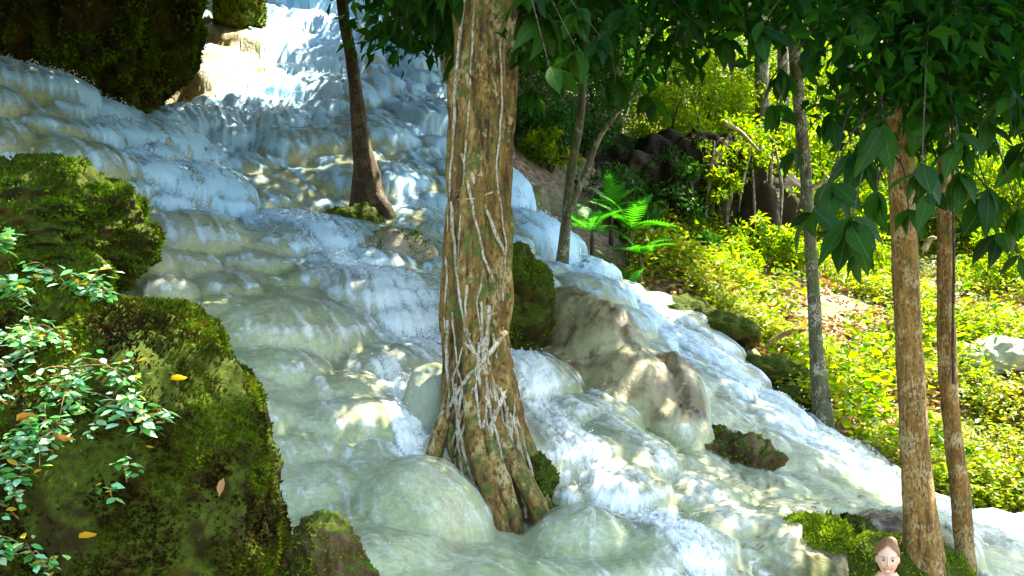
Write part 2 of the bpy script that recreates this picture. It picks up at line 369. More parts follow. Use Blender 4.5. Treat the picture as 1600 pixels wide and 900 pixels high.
# --- ground sheet
V = np.stack([X, Y, Z], -1).reshape(-1, 3)
ground_me = npmesh('ground', V, quads)
attr(ground_me, 'wet', np.clip(WD/.2+.3, 0, 1)); attr(ground_me, 'dry', DRY); attr(ground_me, 'brown', BR); attr(ground_me, 'steep', steep)
a = N('travertine_and_soil')
vv = a.obj()
n1 = a.noise(vv, 1.1, 5, .6, .5); n2 = a.noise(vv, 5, 6, .7); n3 = a.noise(vv, 24, 5, .75)
rock = a.ramp(n1, [(.33, (.30,.36,.13)), (.45, (.52,.56,.28)), (.55, (.66,.66,.42)), (.63, (.58,.58,.32)), (.74, (.52,.39,.20))])
rock = a.mix(a.ramp(n2, [(.5, (0,0,0)), (.75, (.55,.55,.55))]), rock, (.24,.27,.14))
rock = a.mix(a.ramp(a.noise(vv, 2.6, 6, .75, .8), [(.52, (0,0,0)), (.66, (.75,.75,.75))]), rock, (.42,.33,.17))
rock = a.mix(a.ramp(n3, [(.4, (.5,.5,.5)), (.6, (0,0,0))]), rock, (.26,.27,.14))
tan = a.ramp(n1, [(.35, (.19,.155,.06)), (.55, (.36,.34,.18)), (.7, (.45,.44,.28))]); tan = a.mix(a.ramp(n2, [(.5, (0,0,0)), (.62, (.9,.9,.9))]), tan, (.16,.10,.04))
tan = a.mix(a.attr('brown'), tan, a.mix(a.ramp(n2, [(.45, (0,0,0)), (.6, (1,1,1))]), (.05,.035,.012), (.17,.13,.05)))
rock = a.mix(a.attr('dry'), rock, tan)
soil = a.ramp(a.noise(vv, 9, 6, .8), [(.35, (.03,.02,.01)), (.5, (.17,.11,.055)), (.65, (.46,.34,.22))])
soil = a.mix(a.ramp(n1, [(.4, (0,0,0)), (.6, (.8,.8,.8))]), soil, (.06,.09,.015))
col = a.mix(a.attr('wet'), soil, rock)
rg = a.math('SUBTRACT', .85, a.math('MULTIPLY', a.attr('wet'), .5))
ground_mat = a.end(a.principled(Base__Color=col, Roughness=rg, Normal=a.bump(a.math('ADD', n2, n3), .6, .03)))
tag(link('ground', ground_me, ground_mat), kind='structure')
# --- water skin over the rock
keep = (WD > .0) & (DRY + .25*fbm(X*3, Y*3, o=3, s=71) < .5) & dens & (Y > 3.5)
kq = keep[:-1,:-1] & keep[1:,:-1] & keep[:-1,1:] & keep[1:,1:]
fq = quads.reshape(nr-1, nc-1, 4)[kq]
used, inv = np.unique(fq, return_inverse=True)
rip = .010*s1*(.12+CH) + .014*s2*(.12+.8*CH) + .014*fbm(X*16, Y*16, o=2, s=40)*(.3+CH)
Zw = Z + .022 + np.clip(rip, -.018, .08)*np.clip(WD/.2, .1, 1)
Vw = np.stack([X, Y, Zw], -1).reshape(-1, 3)[used]
water_me = npmesh('water', Vw, inv.reshape(fq.shape))
attr(water_me, 'foam', foam.reshape(-1)[used]); attr(water_me, 'chan', CH.reshape(-1)[used])
attr(water_me, 'far', (np.clip((Y-8.8)/3.6, 0, 1)*np.clip(1.1-X*.22, .35, 1)).reshape(-1)[used])  # weight of the painted blue shade, growing with distance
a = N('white_water')
vv = a.obj(); fm = a.attr('foam')
nf = a.noise(vv, 26, 4, .8); nf2 = a.noise(vv, 70, 3, .8)
f = a.math('ADD', fm, a.math('MULTIPLY', a.math('SUBTRACT', a.math('ADD', nf, nf2), 1.0), a.math('ADD', .25, a.math('MULTIPLY', a.attr('chan'), .7))))
f = a.ramp(f, [(.10, (.02,.02,.02)), (.30, (.16,.16,.16)), (.55, (.55,.55,.55)), (.85, (1,1,1))])
bmp = a.bump(a.math('ADD', nf, nf2), .55, .02)
wcol = a.mix(a.attr('far'), (.86,.87,.74), (.40,.70,.92))  # skylit shade on the upper cascade is put into the water colour as blue
foam_s = a.principled(Base__Color=wcol, Roughness=.35, Normal=bmp)
tr = a.n('BsdfTransparent', Color=(.97,.98,.93,1)).outputs[0]
gl = a.n('BsdfGlossy', Color=(.95,.98,1,1), Roughness=.28, Normal=bmp).outputs[0]
fr = a.math('MULTIPLY', a.n('Fresnel', IOR=1.33, Normal=bmp).outputs[0], .38)
film = a.n('MixShader', i0=fr, i1=tr, i2=gl).outputs[0]
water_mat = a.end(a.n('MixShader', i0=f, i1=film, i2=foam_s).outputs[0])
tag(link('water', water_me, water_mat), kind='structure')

# --- broken water: small drops and foam beads thrown up in the fast channels
vis = (CH > .35) & keep & (Y > 5) & (Y < 19); jj, ii = np.nonzero(vis); pr = (CH[jj, ii]-.3)**1.2*np.hypot(dX[jj,ii], 1)*(s1[jj,ii] > .2); pr /= pr.sum()
sel = RS.choice(len(jj), 15000, p=pr); jj, ii = jj[sel], ii[sel]
pc = np.stack([X[jj,ii], Y[jj,ii], Zw[jj,ii]], 1) + RS.normal(size=(len(sel),3))*.012; pc[:,2] += RS.rand(len(sel))**3*.07
octv = np.array([(1,0,0),(-1,0,0),(0,1,0),(0,-1,0),(0,0,1),(0,0,-1)], float); octf = np.array([(0,2,4),(2,1,4),(1,3,4),(3,0,4),(2,0,5),(1,2,5),(3,1,5),(0,3,5)])
rs_ = (.0022+.0042*RS.rand(len(sel))**2)*np.clip(Y[jj,ii]/8, .9, 2.2)
VV = (pc[:,None]+octv[None]*rs_[:,None,None]).reshape(-1,3); FF = (octf[None]+np.arange(len(sel))[:,None,None]*6).reshape(-1,3)
a = N('foam_beads'); bead = a.end(a.principled(Base__Color=(.9,.93,.95,1), Roughness=.2))
tag(link('spray', npmesh('spray', VV, FF), bead), 'white drops and foam beads over the fast water channels', 'spray', kind='stuff')

# ------------------------------------------------------------------ leaves as numpy kites
def kites(pos, ax, nr_, L, wr=.45, fold=.12, droop=.0):
    ax = unit(ax); side = unit(np.cross(ax, nr_)); up = np.cross(side, ax)
    L = np.asarray(L).reshape(-1, 1); mid = pos + ax*L*.45
    lft = mid - side*L*wr*.5 + up*L*fold; rgt = mid + side*L*wr*.5 + up*L*fold
    tip = pos + ax*L - up*L*droop
    V = np.stack([pos, rgt, tip, lft], 1).reshape(-1, 3); k = np.arange(len(pos))*4
    F = np.concatenate([np.stack([k, k+1, k+2], 1), np.stack([k, k+2, k+3], 1)])
    return V, F
def rdir(n_, up=0.0):
    v = RS.normal(size=(n_, 3)); v[:, 2] += up; return unit(v)
def clump_leaves(centers, radii, per, size, up=.8, flat=.75, droop=.1, wr=.45):
    """leaves on the outer shell of many small clumps"""
    cs = np.repeat(centers, per, 0); rs = np.repeat(radii, per)[:, None]
    d = rdir(len(cs)); rr = RS.rand(len(cs), 1)**.4
    pos = cs + d*rs*rr*np.array([1, 1, flat]); ax = unit(d*.7 + RS.normal(size=d.shape)*.6 + np.array([0, 0, -.25]))
    nm = unit(RS.normal(size=d.shape)*.6 + np.array([0, 0, up]) + d*.3)
    return kites(pos, ax, nm, size*RS.uniform(.6, 1.3, len(cs)), wr, .1, droop)
def tube(path, rad, seg=10, lump=0.0, sc=6.0, seed=0, cap=True, flute=0.0, fk=5, rows=None):
    """a swept tube through path with radii, splined and roughened"""
    path = np.array([tuple(p) for p in path], float); rad = np.array(rad, float)
    t = np.concatenate([[0], np.cumsum(np.linalg.norm(np.diff(path, axis=0), axis=1))]); L = t[-1]
    m = rows or max(4, int(L/max(.02, rad.mean()*.6))); tt = np.linspace(0, L, m)
    def sp_(v):   # smooth interpolation
        o = np.stack([np.interp(tt, t, v[:, k]) for k in range(v.shape[1])], 1)
        kw = max(1, m//(len(t)*2)); kk = np.ones(2*kw+1)/(2*kw+1)
        op = np.pad(o, ((kw, kw), (0, 0)), mode='reflect', reflect_type='odd')
        return np.stack([np.convolve(op[:, k], kk, 'valid') for k in range(v.shape[1])], 1)
    c = sp_(path); r = sp_(rad[:, None])[:, 0]; r = np.maximum(r, .0005)
    tg = unit(np.gradient(c, axis=0)); ref = np.array([0., 1, 0]) if abs(tg[0] @ np.array([0, 1, 0])) < .8 else np.array([1., 0, 0])
    s = unit(np.cross(tg, ref)); b = np.cross(tg, s)
    th = np.linspace(0, 2*math.pi, seg, endpoint=False)
    dirs = s[:, None]*np.cos(th)[None, :, None] + b[:, None]*np.sin(th)[None, :, None]
    rr = np.repeat(r[:, None], seg, 1)
    if flute: rr = rr*(1 + flute*np.cos(fk*th[None]+seed) + flute*.6*np.cos((fk*2+1)*th[None]+tt[:, None]*.6))
    p0 = c[:, None] + dirs*rr[..., None]
    if lump:
        q = p0*sc; nz = fbm(q[..., 0], q[..., 1], q[..., 2]*.3, o=3, s=seed)
        p0 = p0 + dirs*(nz*lump*rr)[..., None]
    V = p0.reshape(-1, 3); i = np.arange(m*seg).reshape(m, seg); j = np.roll(i, -1, 1)
    F = np.stack([i[:-1], j[:-1], j[1:], i[1:]], -1).reshape(-1, 4)
    if cap:
        V = np.concatenate([V, c[:1], c[-1:]]); e = len(V)
        F = np.concatenate([F, np.stack([j[0], i[0], np.full(seg, e-2), np.full(seg, e-2)], -1)[:, [0, 1, 2, 2]], np.stack([i[-1], j[-1], np.full(seg, e-1), np.full(seg, e-1)], -1)[:, [0, 1, 2, 2]]])
        F = [list(dict.fromkeys(f)) for f in F.tolist()]
        me = bpy.data.meshes.new('tube'); me.from_pydata(V.tolist(), [], F)
        me.polygons.foreach_set('use_smooth', np.ones(len(F), bool)); return me
    return npmesh('tube', V, F)

# ------------------------------------------------------------------ boulders
def ico(sub):
    bm = bmesh.new(); bmesh.ops.create_icosphere(bm, subdivisions=sub, radius=1)
    V = np.array([v.co[:] for v in bm.verts]); F = np.array([[v.index for v in f.verts] for f in bm.faces]); bm.free(); return V, F
ICO = {k: ico(k) for k in (3, 5, 6, 7)}
def lumpy(center, rad, rotz=0, amp=.14, sc=1.6, seed=0, drape=1.0, fine=.03, sub=6, extra=()):
    V, F = ICO[sub]; V = V.copy(); c, s = math.cos(rotz), math.sin(rotz)
    # support of several joined ellipsoids seen from the centre
    R = np.ones(len(V))
    W = V*np.array(rad)
    for (off, r2) in extra:                    # push out to cover secondary lobes (star-shaped union)
        o = np.array(off); r2 = np.array(r2); d = unit(W)
        A_ = ((d/r2)**2).sum(1); B_ = -2*((d*o)/(r2**2)).sum(1); C_ = ((o/r2)**2).sum()-1
        disc = B_**2-4*A_*C_; t = np.where(disc > 0, (-B_+np.sqrt(np.maximum(disc, 0)))/(2*A_), 0)
        cur = np.linalg.norm(W, axis=1); new = np.maximum(cur, t); W = d*new[:, None]
    m = np.mean(rad); q = W/m*sc
    nz = fbm(q[:,0], q[:,1], q[:,2]*drape, o=4, s=seed); rid = 1-np.abs(fbm(q[:,0]*1.7, q[:,1]*1.7, q[:,2]*1.7*drape, o=3, s=seed+50))*2
    fn = fbm(q[:,0]*7, q[:,1]*7, q[:,2]*7, o=3, s=seed+9)
    W = W + unit(V/np.array(rad))*m*(amp*nz*1.6 + amp*.4*(rid-.6) + fine*fn)[:, None]
    W = np.stack([W[:,0]*c-W[:,1]*s, W[:,0]*s+W[:,1]*c, W[:,2]], 1)
    return W + np.array(center), F
def tufts(V, F, count, size, up=.35, seed=0, mat=None, parent=None, name='moss', minz=-.95, wr=.5):
    tri = V[F]; nm = np.cross(tri[:,1]-tri[:,0], tri[:,2]-tri[:,0]); ar = np.linalg.norm(nm, axis=1); nm = unit(nm); ok = (nm[:,2] > minz)*ar
    ce = tri.mean(1)*4; cl = fbm(ce[:,0], ce[:,1], ce[:,2], o=3, s=seed+3); ok = ok*np.clip(cl*3+.8, .08, 1)
    k = RS.choice(len(F), count, p=ok/ok.sum()); b = RS.dirichlet((1,1,1), count)
    pos = (tri[k]*b[..., None]).sum(1); ax = unit(nm[k] + RS.normal(size=(count,3))*.7 + np.array([0,0,up]))
    VV, FF = kites(pos-nm[k]*size*.2, ax, unit(RS.normal(size=(count,3))), size*RS.uniform(.5, 1.5, count), wr, .05)
    return tag(link(name, npmesh(name, VV, FF, False), mat, parent), kind='stuff')
def moss_blades(name, stops, sc):
    a = N(name); n0 = a.noise(a.obj(), sc, 4, .65, .5)
    col = a.ramp(n0, stops); r = a.n('NewGeometry').outputs['Random Per Island']
    col = a.mix(a.math('MULTIPLY', r, .5), col, a.mix(1.0, col, (.35,.4,.3), 'MULTIPLY'))
    p = a.principled(Base__Color=col, Roughness=.9); p.node.inputs['Specular IOR Level'].default_value = .08
    t = a.n('BsdfTranslucent', Color=col).outputs[0]
    return a.end(a.n('MixShader', i0=.15, i1=p, i2=t).outputs[0])
G_old = leaf_mat('moss_blade', [(.04,.04,.002), (.065,.09,.003), (.10,.17,.004), (.03,.06,.002), (.13,.10,.004)], .15, .1, .9)
G_mossb = leaf_mat('bright_moss_blade', [(.08,.14,.005), (.18,.27,.01), (.30,.36,.02), (.06,.10,.004)], .25, .1, .9)
G_moss = moss_blades('moss_drift', [(.34, (.008,.005,.001)), (.46, (.03,.022,.002)), (.53, (.06,.07,.002)), (.60, (.09,.16,.003)), (.70, (.24,.17,.005))], 3.2)
G_mid = moss_blades('green_moss_drift', [(.30, (.02,.02,.002)), (.43, (.05,.08,.003)), (.55, (.11,.22,.004)), (.70, (.17,.28,.005))], 2.6)
G_mid2 = leaf_mat('green_moss_blade', [(.05,.07,.003), (.08,.14,.004), (.14,.24,.006), (.04,.06,.003), (.12,.11,.005)], .15, .1, .9)
def boulder(name, label, px, py, D, rad, mat, cat='boulder', tuft=0, tmat=None, tsize=.022, rotz=0, **kw):
    c = P(px, py, D)
    V, F = lumpy(c, rad, rotz, **kw)
    e = empty(name, (c.x, c.y, c.z-rad[2]), label, cat)
    rk = link('rock', npmesh('rock', V, F), mat, e)
    if tuft: tufts(V, F, tuft, tsize, mat=tmat or G_moss, parent=e, seed=int(px))
    return e, V, F
BIG = boulder('mossy_boulder', 'huge dark brown and green mossy boulder in the left foreground covered by a leafy creeper', 135, 775, 4.9, (.93,.66,.88), M_moss, tuft=120000, amp=.13, sc=1.7, seed=3, sub=7, drape=.7, extra=(((-.75,.1,.15),(.6,.5,.62)),((.25,-.1,-.45),(.62,.5,.6))))
MID = boulder('mossy_boulder', 'green moss covered boulder with ledges at the left edge above the big leafy one', 40, 375, 9.0, (1.0,.8,.66), M_moss, tuft=45000, tsize=.03, tmat=G_mid, amp=.15, sc=2.2, seed=12, sub=7, drape=2.2, extra=(((.15,-.5,-.35),(.75,.6,.40)),))
TOP = boulder('mossy_cliff_mass', 'dark draped moss cliff mass hanging in the top left corner above the water', 120, 20, 14.6, (1.62,1.2,1.62), M_moss, cat='rock face', tuft=60000, tsize=.06, tmat=G_mid, amp=.28, sc=2.6, seed=23, sub=7, drape=.35, extra=(((-.9,.2,.2),(1.2,1,1.6)),))
boulder('small_mossy_boulder', 'small rounded boulder with leaf litter and green moss rim at the bottom edge', 508, 905, 5.25, (.23,.22,.32), M_brownrock, tuft=9000, amp=.2, sc=2, seed=5, tmat=G_mossb, tsize=.014)
boulder('dark_mossy_rock', 'black green mossy rock half hidden behind the thick main trunk', 812, 480, 9.9, (.26,.35,.56), M_moss, cat='rock', tuft=9000, tmat=G_mid, amp=.28, sc=2, seed=8, drape=.5)
boulder('dark_ledge_rock', 'dark broken rock between the tan boulder and the right hand water', 1125, 715, 9.8, (.50,.32,.22), M_brownrock, cat='rock', tuft=2500, amp=.27, sc=2.6, seed=35, tmat=G_mossb, rotz=-.5)
boulder('moss_mound', 'bright yellow green moss cushion left of the woman', 1275, 850, 7.9, (.26,.24,.2), M_mossbright, cat='moss', tuft=7000, tmat=G_mossb, tsize=.03, amp=.15, seed=41)
boulder('dark_moss_mound', 'dark rounded mossy rock just right of the bright moss cushion', 1330, 845, 8.1, (.19,.2,.17), M_moss, cat='rock', tuft=3000, amp=.15, seed=43)
boulder('moss_bank_rock', 'long green mossy rock behind the woman at the foot of the brown tree', 1410, 925, 7.75, (.52,.32,.40), M_moss, cat='rock', tuft=12000, tmat=G_mossb, amp=.13, seed=45)
boulder('grey_moss_rock', 'grey stream rock with a mossy left face behind the main trunk left side', 622, 408, 11.9, (.46,.38,.34), M_tan, cat='rock', tuft=2600, tmat=G_mid, tsize=.03, amp=.12, seed=47, fine=.02)
boulder('root_mound', 'yellow brown earthy mound under the dark slender tree in the cascade', 545, 352, 13.45, (.44,.36,.26), M_moss, cat='mound', tuft=3500, tmat=G_mid, amp=.2, seed=49)
boulder('sage_bulge_rock', 'smooth sage coloured bulge against the left side of the main trunk', 676, 655, 8.25, (.24,.25,.44), M_sage, cat='rock', tuft=0, amp=.07, seed=51, fine=.01)
boulder('moss_foot_rock', 'green mossy stone against the right foot of the main trunk', 838, 775, 7.85, (.13,.2,.30), M_moss, cat='rock', tuft=2500, tmat=G_mid, amp=.25, seed=53)
for i, (px, py, D, r, lab) in enumerate(((1060,490,15.2,.4,'uppermost dark mossy bank stone beside the far right hand stream'),(1125,520,14.8,.42,'dark mossy bank stone just below the uppermost one'),
        (1190,585,14.1,.4,'dark mossy bank stone halfway along the sunny bank edge'),(1240,625,13.6,.3,'small dark bank stone left of the grey tree foot'),(1560,560,16.5,.5,'grey white rock showing through the greenery at the right edge'))):
    boulder('bank_rock', lab, px, py, D, (r*1.3,r,r*.6), M_sage if i == 4 else M_moss, cat='rock', tuft=0 if i == 4 else 1500, tmat=G_mossb, amp=.18, seed=60+i, sub=5, rotz=-.4)
# rough rock wall under the upper hillside
wall_, _v, _f = boulder('dark_rock_wall', 'dark hollow rock wall with hanging roots behind the ferns', 1090, 330, 21.5, (2.1,1.4,1.5), M_cliff, cat='rock face', amp=.22, sc=2.2, seed=71, drape=.2, extra=(((-1.8,.5,.2),(1.4,1.2,1.3)),))
for k in range(12):
    px = 1010 + k*19 + random.uniform(-14, 14); t_ = random.uniform(215, 290); b_ = random.uniform(320, 400); Dw = 20.1 + abs(px-1110)*.004
    link('hanging_root', tube([P(px, t_, Dw), P(px+random.uniform(-14,14), (t_+b_)/2, Dw-.1), P(px+random.uniform(-22,22), b_, Dw)], [.015,.04,.015], seg=6, lump=.3, seed=k), B_root_dark, wall_)
boulder('olive_cliff_knob', 'sunlit olive mossy knob at the top edge beside the white water', 375, 20, 19.3, (.42,.5,.62), M_mossbright, cat='rock', tuft=4000, tmat=G_moss, tsize=.05, amp=.14, seed=75, rotz=0)

# ------------------------------------------------------------------ trees
BIGLEAF = {}
def big_leaf_mesh(kind):
    """one broad drooping leaf along +X, 1 long"""
    if kind in BIGLEAF: return BIGLEAF[kind]
    k = 7; V = []; F = []
    wid = [.02,.15,.235,.25,.20,.11,.0]; dr = (.10,.28,.5)[kind % 3]
    for i in range(k):
        t = i/(k-1); z = -dr*t*t; x = t*(1-.12*dr); ww = wid[i]*(1,.8,.65)[kind//3 % 3]
        V += [(x, -ww, z+ww*.25+.012*math.sin(i*2.2)), (x, 0, z), (x, ww, z+ww*.25-.012*math.sin(i*2.5))]
    for i in range(k-1):
        a_ = i*3; F += [(a_, a_+3, a_+4, a_+1), (a_+1, a_+4, a_+5, a_+2)]
    me = bpy.data.meshes.new('leaf'); me.from_pydata(V, [], F); me.polygons.foreach_set('use_smooth', np.ones(len(F), bool))
    a = BIGLEAF.setdefault('mats', [broad_mat(i) for i in range(4)])
    me.materials.append(a[kind % 4]); BIGLEAF[kind] = me; return me
def broad_mat(i):
    a = N('broad_leaf')
    oi = a.n('ObjectInfo').outputs['Random']
    c0 = [(.004,.028,.004), (.007,.04,.005), (.018,.065,.003), (.005,.035,.008)][i]
    tc = a.n('TexCoord').outputs['Object']; sx = a.n('SeparateXYZ', i0=tc)
    yy = a.math('ABSOLUTE', sx.outputs[1]); vein = a.math('SINE', a.math('MULTIPLY', a.math('SUBTRACT', sx.outputs[0], a.math('MULTIPLY', yy, .7)), 60))
    rib = a.ramp(yy, [(.0, (1,1,1)), (.012, (0,0,0))])
    col = a.mix(a.math('MULTIPLY', oi, .7), c0, (.03,.095,.004))
    col = a.mix(a.math('MULTIPLY', rib, .5), col, (.11,.20,.03))
    p = a.principled(Base__Color=col, Roughness=.5, Normal=a.bump(vein, .12, .008)); p.node.inputs['Specular IOR Level'].default_value = .18
    t = a.n('BsdfTranslucent', Color=a.mix(1.0, col, (1.5, 1.7, .5), 'MULTIPLY')).outputs[0]
    return a.end(a.n('MixShader', i0=.42, i1=p, i2=t).outputs[0])
for k in range(6): big_leaf_mesh(k)
def put_leaf(parent, pos, direction, size, kind=None, mesh=None, roll=0):
    o = bpy.data.objects.new('leaf', mesh or BIGLEAF[random.randrange(6) if kind is None else kind]); C.objects.link(o)
    d = Vector(direction).normalized(); q = d.to_track_quat('X', 'Z')
    M = Matrix.Translation(pos) @ q.to_matrix().to_4x4() @ Matrix.Rotation(roll, 4, 'X') @ Matrix.Scale(size, 4)
    o.parent = parent; o.matrix_parent_inverse = Matrix.Identity(4) if parent.parent else Matrix.Translation(-Vector(parent.location)); o.matrix_basis = M
    return o
def limb(root, path, rad, mat, name='branch', **kw):
    me = tube(path, rad, **kw); return link(name, me, mat, root)
def sprig(root, start, tip, mat, nleaf=7, size=.27, hang=.9, seed=0, rad=.006):
    """a twig ending in a whorl of drooping broad leaves; the twig is a part, its leaves sub-parts"""
    s, t = Vector(start), Vector(tip); mid = (s+t)/2 + Vector((random.uniform(-.08,.08), random.uniform(-.08,.08), .16*(t-s).length))
    me = tube([s, mid, t], [rad*1.8, rad*1.3, rad*.7], seg=5, cap=False)
    b = link('branch', me, mat, root)
    for k in range(nleaf):
        ang = 2*math.pi*(k+random.uniform(-.3,.3))/nleaf; el = random.uniform(-hang-.35, -hang+.45)
        d = Vector((math.cos(ang)*math.cos(el), math.sin(ang)*math.cos(el), math.sin(el)))
        o = put_leaf(b, t + Vector((0,0,random.uniform(-.03,.03))), d, size*random.uniform(.55,1.2), roll=random.uniform(-.9,.9))
    return b
root_loc = lambda p: (p.x, p.y, p.z)
def pp(lst, D=None): return [P(a_[0], a_[1], a_[2] if len(a_) > 2 else D) for a_ in lst]

# main fig tree with its strangling roots
mb = P(785, 850, 7.9)
main = empty('fig_tree', root_loc(mb), 'thick brown tree wrapped in pale strangling roots in the middle of the cascade', 'tree')
path = [(762,-900,8.3),(762,-300,8.2),(760,0,8.15),(752,200,8.1),(746,350,8.05),(742,470,8.0),(743,570,8.0),(757,660,7.92),(783,760,7.8),(806,850,7.7),(812,960,7.65)]
rad = [.20,.225,.232,.232,.24,.25,.24,.28,.27,.20,.16]
me = tube(pp(path), rad, seg=120, lump=.16, sc=9, seed=4, rows=520, flute=.045, fk=5)
# bark plates: vertical relief pushed into the trunk mesh
co = np.empty(len(me.vertices)*3, np.float32); me.vertices.foreach_get('co', co); co = co.reshape(-1, 3)
nn = np.empty(len(me.vertices)*3, np.float32); me.vertices.foreach_get('normal', nn); nn = nn.reshape(-1, 3)
pl = fbm(co[:,0]*34, co[:,1]*34, co[:,2]*4, o=3, s=77); co = co + nn*(.018*pl - .016*np.clip(-pl*2.5, 0, 1))[:, None]
me.vertices.foreach_set('co', co.astype(np.float32).ravel()); me.update()
link('trunk', me, B_main, main)
def on_trunk(px, py, bias=.015):
    """a point on the camera side of the main trunk surface"""
    pts_ = np.array(path, float); cx = np.interp(py, pts_[:,1], pts_[:,0]); D = np.interp(py, pts_[:,1], pts_[:,2]); r = np.interp(py, pts_[:,1], rad)
    dx = (px-cx)/FPX*D; yy = math.sqrt(max(r*r-dx*dx, (.12*r)**2)) if abs(dx) < r else 0
    Dn = D - yy - bias
    return P(px, py, Dn)
def strand(lst, r, name='aerial_root', mat=None, seed=0):
    pts_ = []
    for (a_, b_), (c_, d_) in zip(lst[:-1], lst[1:]):
        for k in range(6):
            t = k/6; pts_.append(on_trunk(a_+(c_-a_)*t + random.uniform(-1.5,1.5), b_+(d_-b_)*t, bias=random.uniform(.004,.02)))
    pts_.append(on_trunk(*lst[-1]))
    me = tube(pts_, np.linspace(r, r*.75, len(pts_))*np.random.uniform(.85,1.2,len(pts_)), seg=8, lump=.2, sc=30, seed=seed)
    return link(name, me, mat or B_root, main)
for k_, (lst, rr_) in enumerate((([(770,640,7.75),(800,720,7.6),(832,770,7.5),(850,820,7.5),(858,870,7.55)], [.05,.07,.07,.06,.05]), ([(735,620,7.75),(745,700,7.6),(772,780,7.45),(795,850,7.35),(806,900,7.3)], [.05,.07,.07,.055,.05]),
        ([(710,600,7.9),(690,670,7.85),(676,720,7.85),(668,760,7.9)], [.05,.06,.06,.05]), ([(750,640,7.7),(775,720,7.55),(800,790,7.42),(812,850,7.38),(820,910,7.4)], [.03,.045,.05,.045,.04]), ([(795,620,7.95),(822,700,7.85),(846,760,7.8),(856,800,7.8)], [.05,.07,.06,.05]))):
    link('root', tube([P(*q_) for q_ in lst], rr_, seg=20, lump=.35, sc=14, seed=k_+20), B_main, main)
strands = [([(728,-20),(712,120),(704,300),(712,420),(728,520),(752,575)], .013),([(735,265),(760,330),(790,400)], .012),([(742,-10),(735,150),(722,300),(716,420)], .008),
 ([(722,240),(740,330),(756,400),(772,440)], .010),([(790,520),(768,548),(748,572),(722,600),(700,640)], .016),([(726,535),(748,560),(765,590),(790,622)], .013),
 ([(796,560),(790,610),(770,660),(748,710),(740,760)], .014),([(797,580),(793,640),(790,700),(800,780)], .010),([(752,570),(742,600),(720,650),(706,700)], .010),
 ([(712,600),(716,660),(728,720),(742,760)], .010),([(775,640),(765,700),(770,780),(785,840)], .011),([(800,620),(808,690),(818,750),(822,810)], .011),
 ([(785,660),(790,730),(800,800),(806,850)], .009),([(760,640),(750,690),(762,760),(780,810)], .009),([(700,500),(698,560),(702,620),(696,690)], .012),
 ([(735,600),(730,650),(745,720),(770,790)], .008),([(806,650),(826,720),(842,780)], .012),([(730,440),(726,500),(740,560)], .007),([(700,330),(698,420),(696,520)], .009),
 ([(757,420),(745,470),(752,530),(756,570)], .006),([(770,300),(745,310),(715,312)], .006),([(782,60),(786,160),(775,260),(790,380),(786,470)], .007),([(768,590),(758,620),(735,680)], .007),([(780,700),(776,760),(792,830)], .008)]
for k in range(16):          # more fine strands round the lower trunk
    a0 = random.uniform(700, 800); b0 = random.uniform(470, 680); dx = random.uniform(-30, 30)
    strands.append(([(a0, b0), (min(802, max(698, a0+dx)), b0+70), (min(825, max(700, a0+dx*1.3+15)), b0+150)], random.uniform(.006, .013)))
for k, (l, r) in enumerate(strands): strand(l, r*1.15, seed=k)
# dark slender tree
tb = P(583, 360, 13.75)
t2 = empty('slender_dark_tree', root_loc(tb), 'slender dark curved tree with flared base standing on a mound in the upper cascade', 'tree')
link('trunk', tube(pp([(520,-700,14),(522,-200,13.9),(532,0),(545,65),(553,130),(562,200),(570,250),(577,295),(582,335),(584,375)], 13.8) if False else [P(a_, b_, 13.8) for a_, b_ in ((520,-700),(522,-200),(532,0),(545,65),(555,130),(561,200),(568,250),(576,295),(580,335),(580,395))],
     [.05,.058,.068,.072,.078,.095,.125,.18,.27,.34], seg=36, lump=.2, sc=6, seed=9, rows=200, flute=.10, fk=4), B_dark, t2)
for k, ((a_, b_), (c_, d_), r) in enumerate((((575,300),(552,378),.07),((585,300),(618,362),.08),((578,310),(585,372),.05))):
    link('root', tube([P(a_, b_, 13.7), P((a_+c_)/2+4, (b_+d_)/2, 13.55), P(c_, d_, 13.5), P(c_*2-a_*1.0-(c_-a_)*.3, d_+25, 13.5)], [r, r*1.1, r, r*.5], seg=12, lump=.2, sc=8, seed=k), B_dark, t2)
# forked tree
fb = P(878, 420, 13.9)
t3 = empty('forked_tree', root_loc(fb), 'thin forked tree with pale upper stem at the far stream edge', 'tree')
link('trunk', tube([P(a_, b_, 13.9) for a_, b_ in ((930,-60),(912,100),(907,190),(895,250),(888,300),(884,360),(876,430))], [.035,.04,.05,.055,.06,.065,.09], seg=16, lump=.2, seed=3), B_grey, t3)
limb(t3, [P(a_, b_, 13.8) for a_, b_ in ((886,340),(902,300),(918,262),(935,215),(965,175),(1000,140))], [.045,.04,.038,.035,.03,.015], B_grey, seg=10, lump=.2)
# grey tree on the bank edge
gb = P(1288, 662, 13.0)
t4 = empty('grey_bank_tree', root_loc(gb), 'thin grey green tree at the edge of the sunny bank', 'tree')
link('trunk', tube([P(a_, b_, 13.0) for a_, b_ in ((1215,-600),(1230,-100),(1240,60),(1250,180),(1262,300),(1268,420),(1276,540),(1280,610),(1290,680))], [.05,.065,.075,.072,.07,.07,.08,.10,.15], seg=20, lump=.15, seed=5, rows=160), B_grey, t4)
limb(t4, [P(1262,300,13), P(1290,280,12.9), P(1312,305,12.8)], [.03,.025,.015], B_root, seg=8)
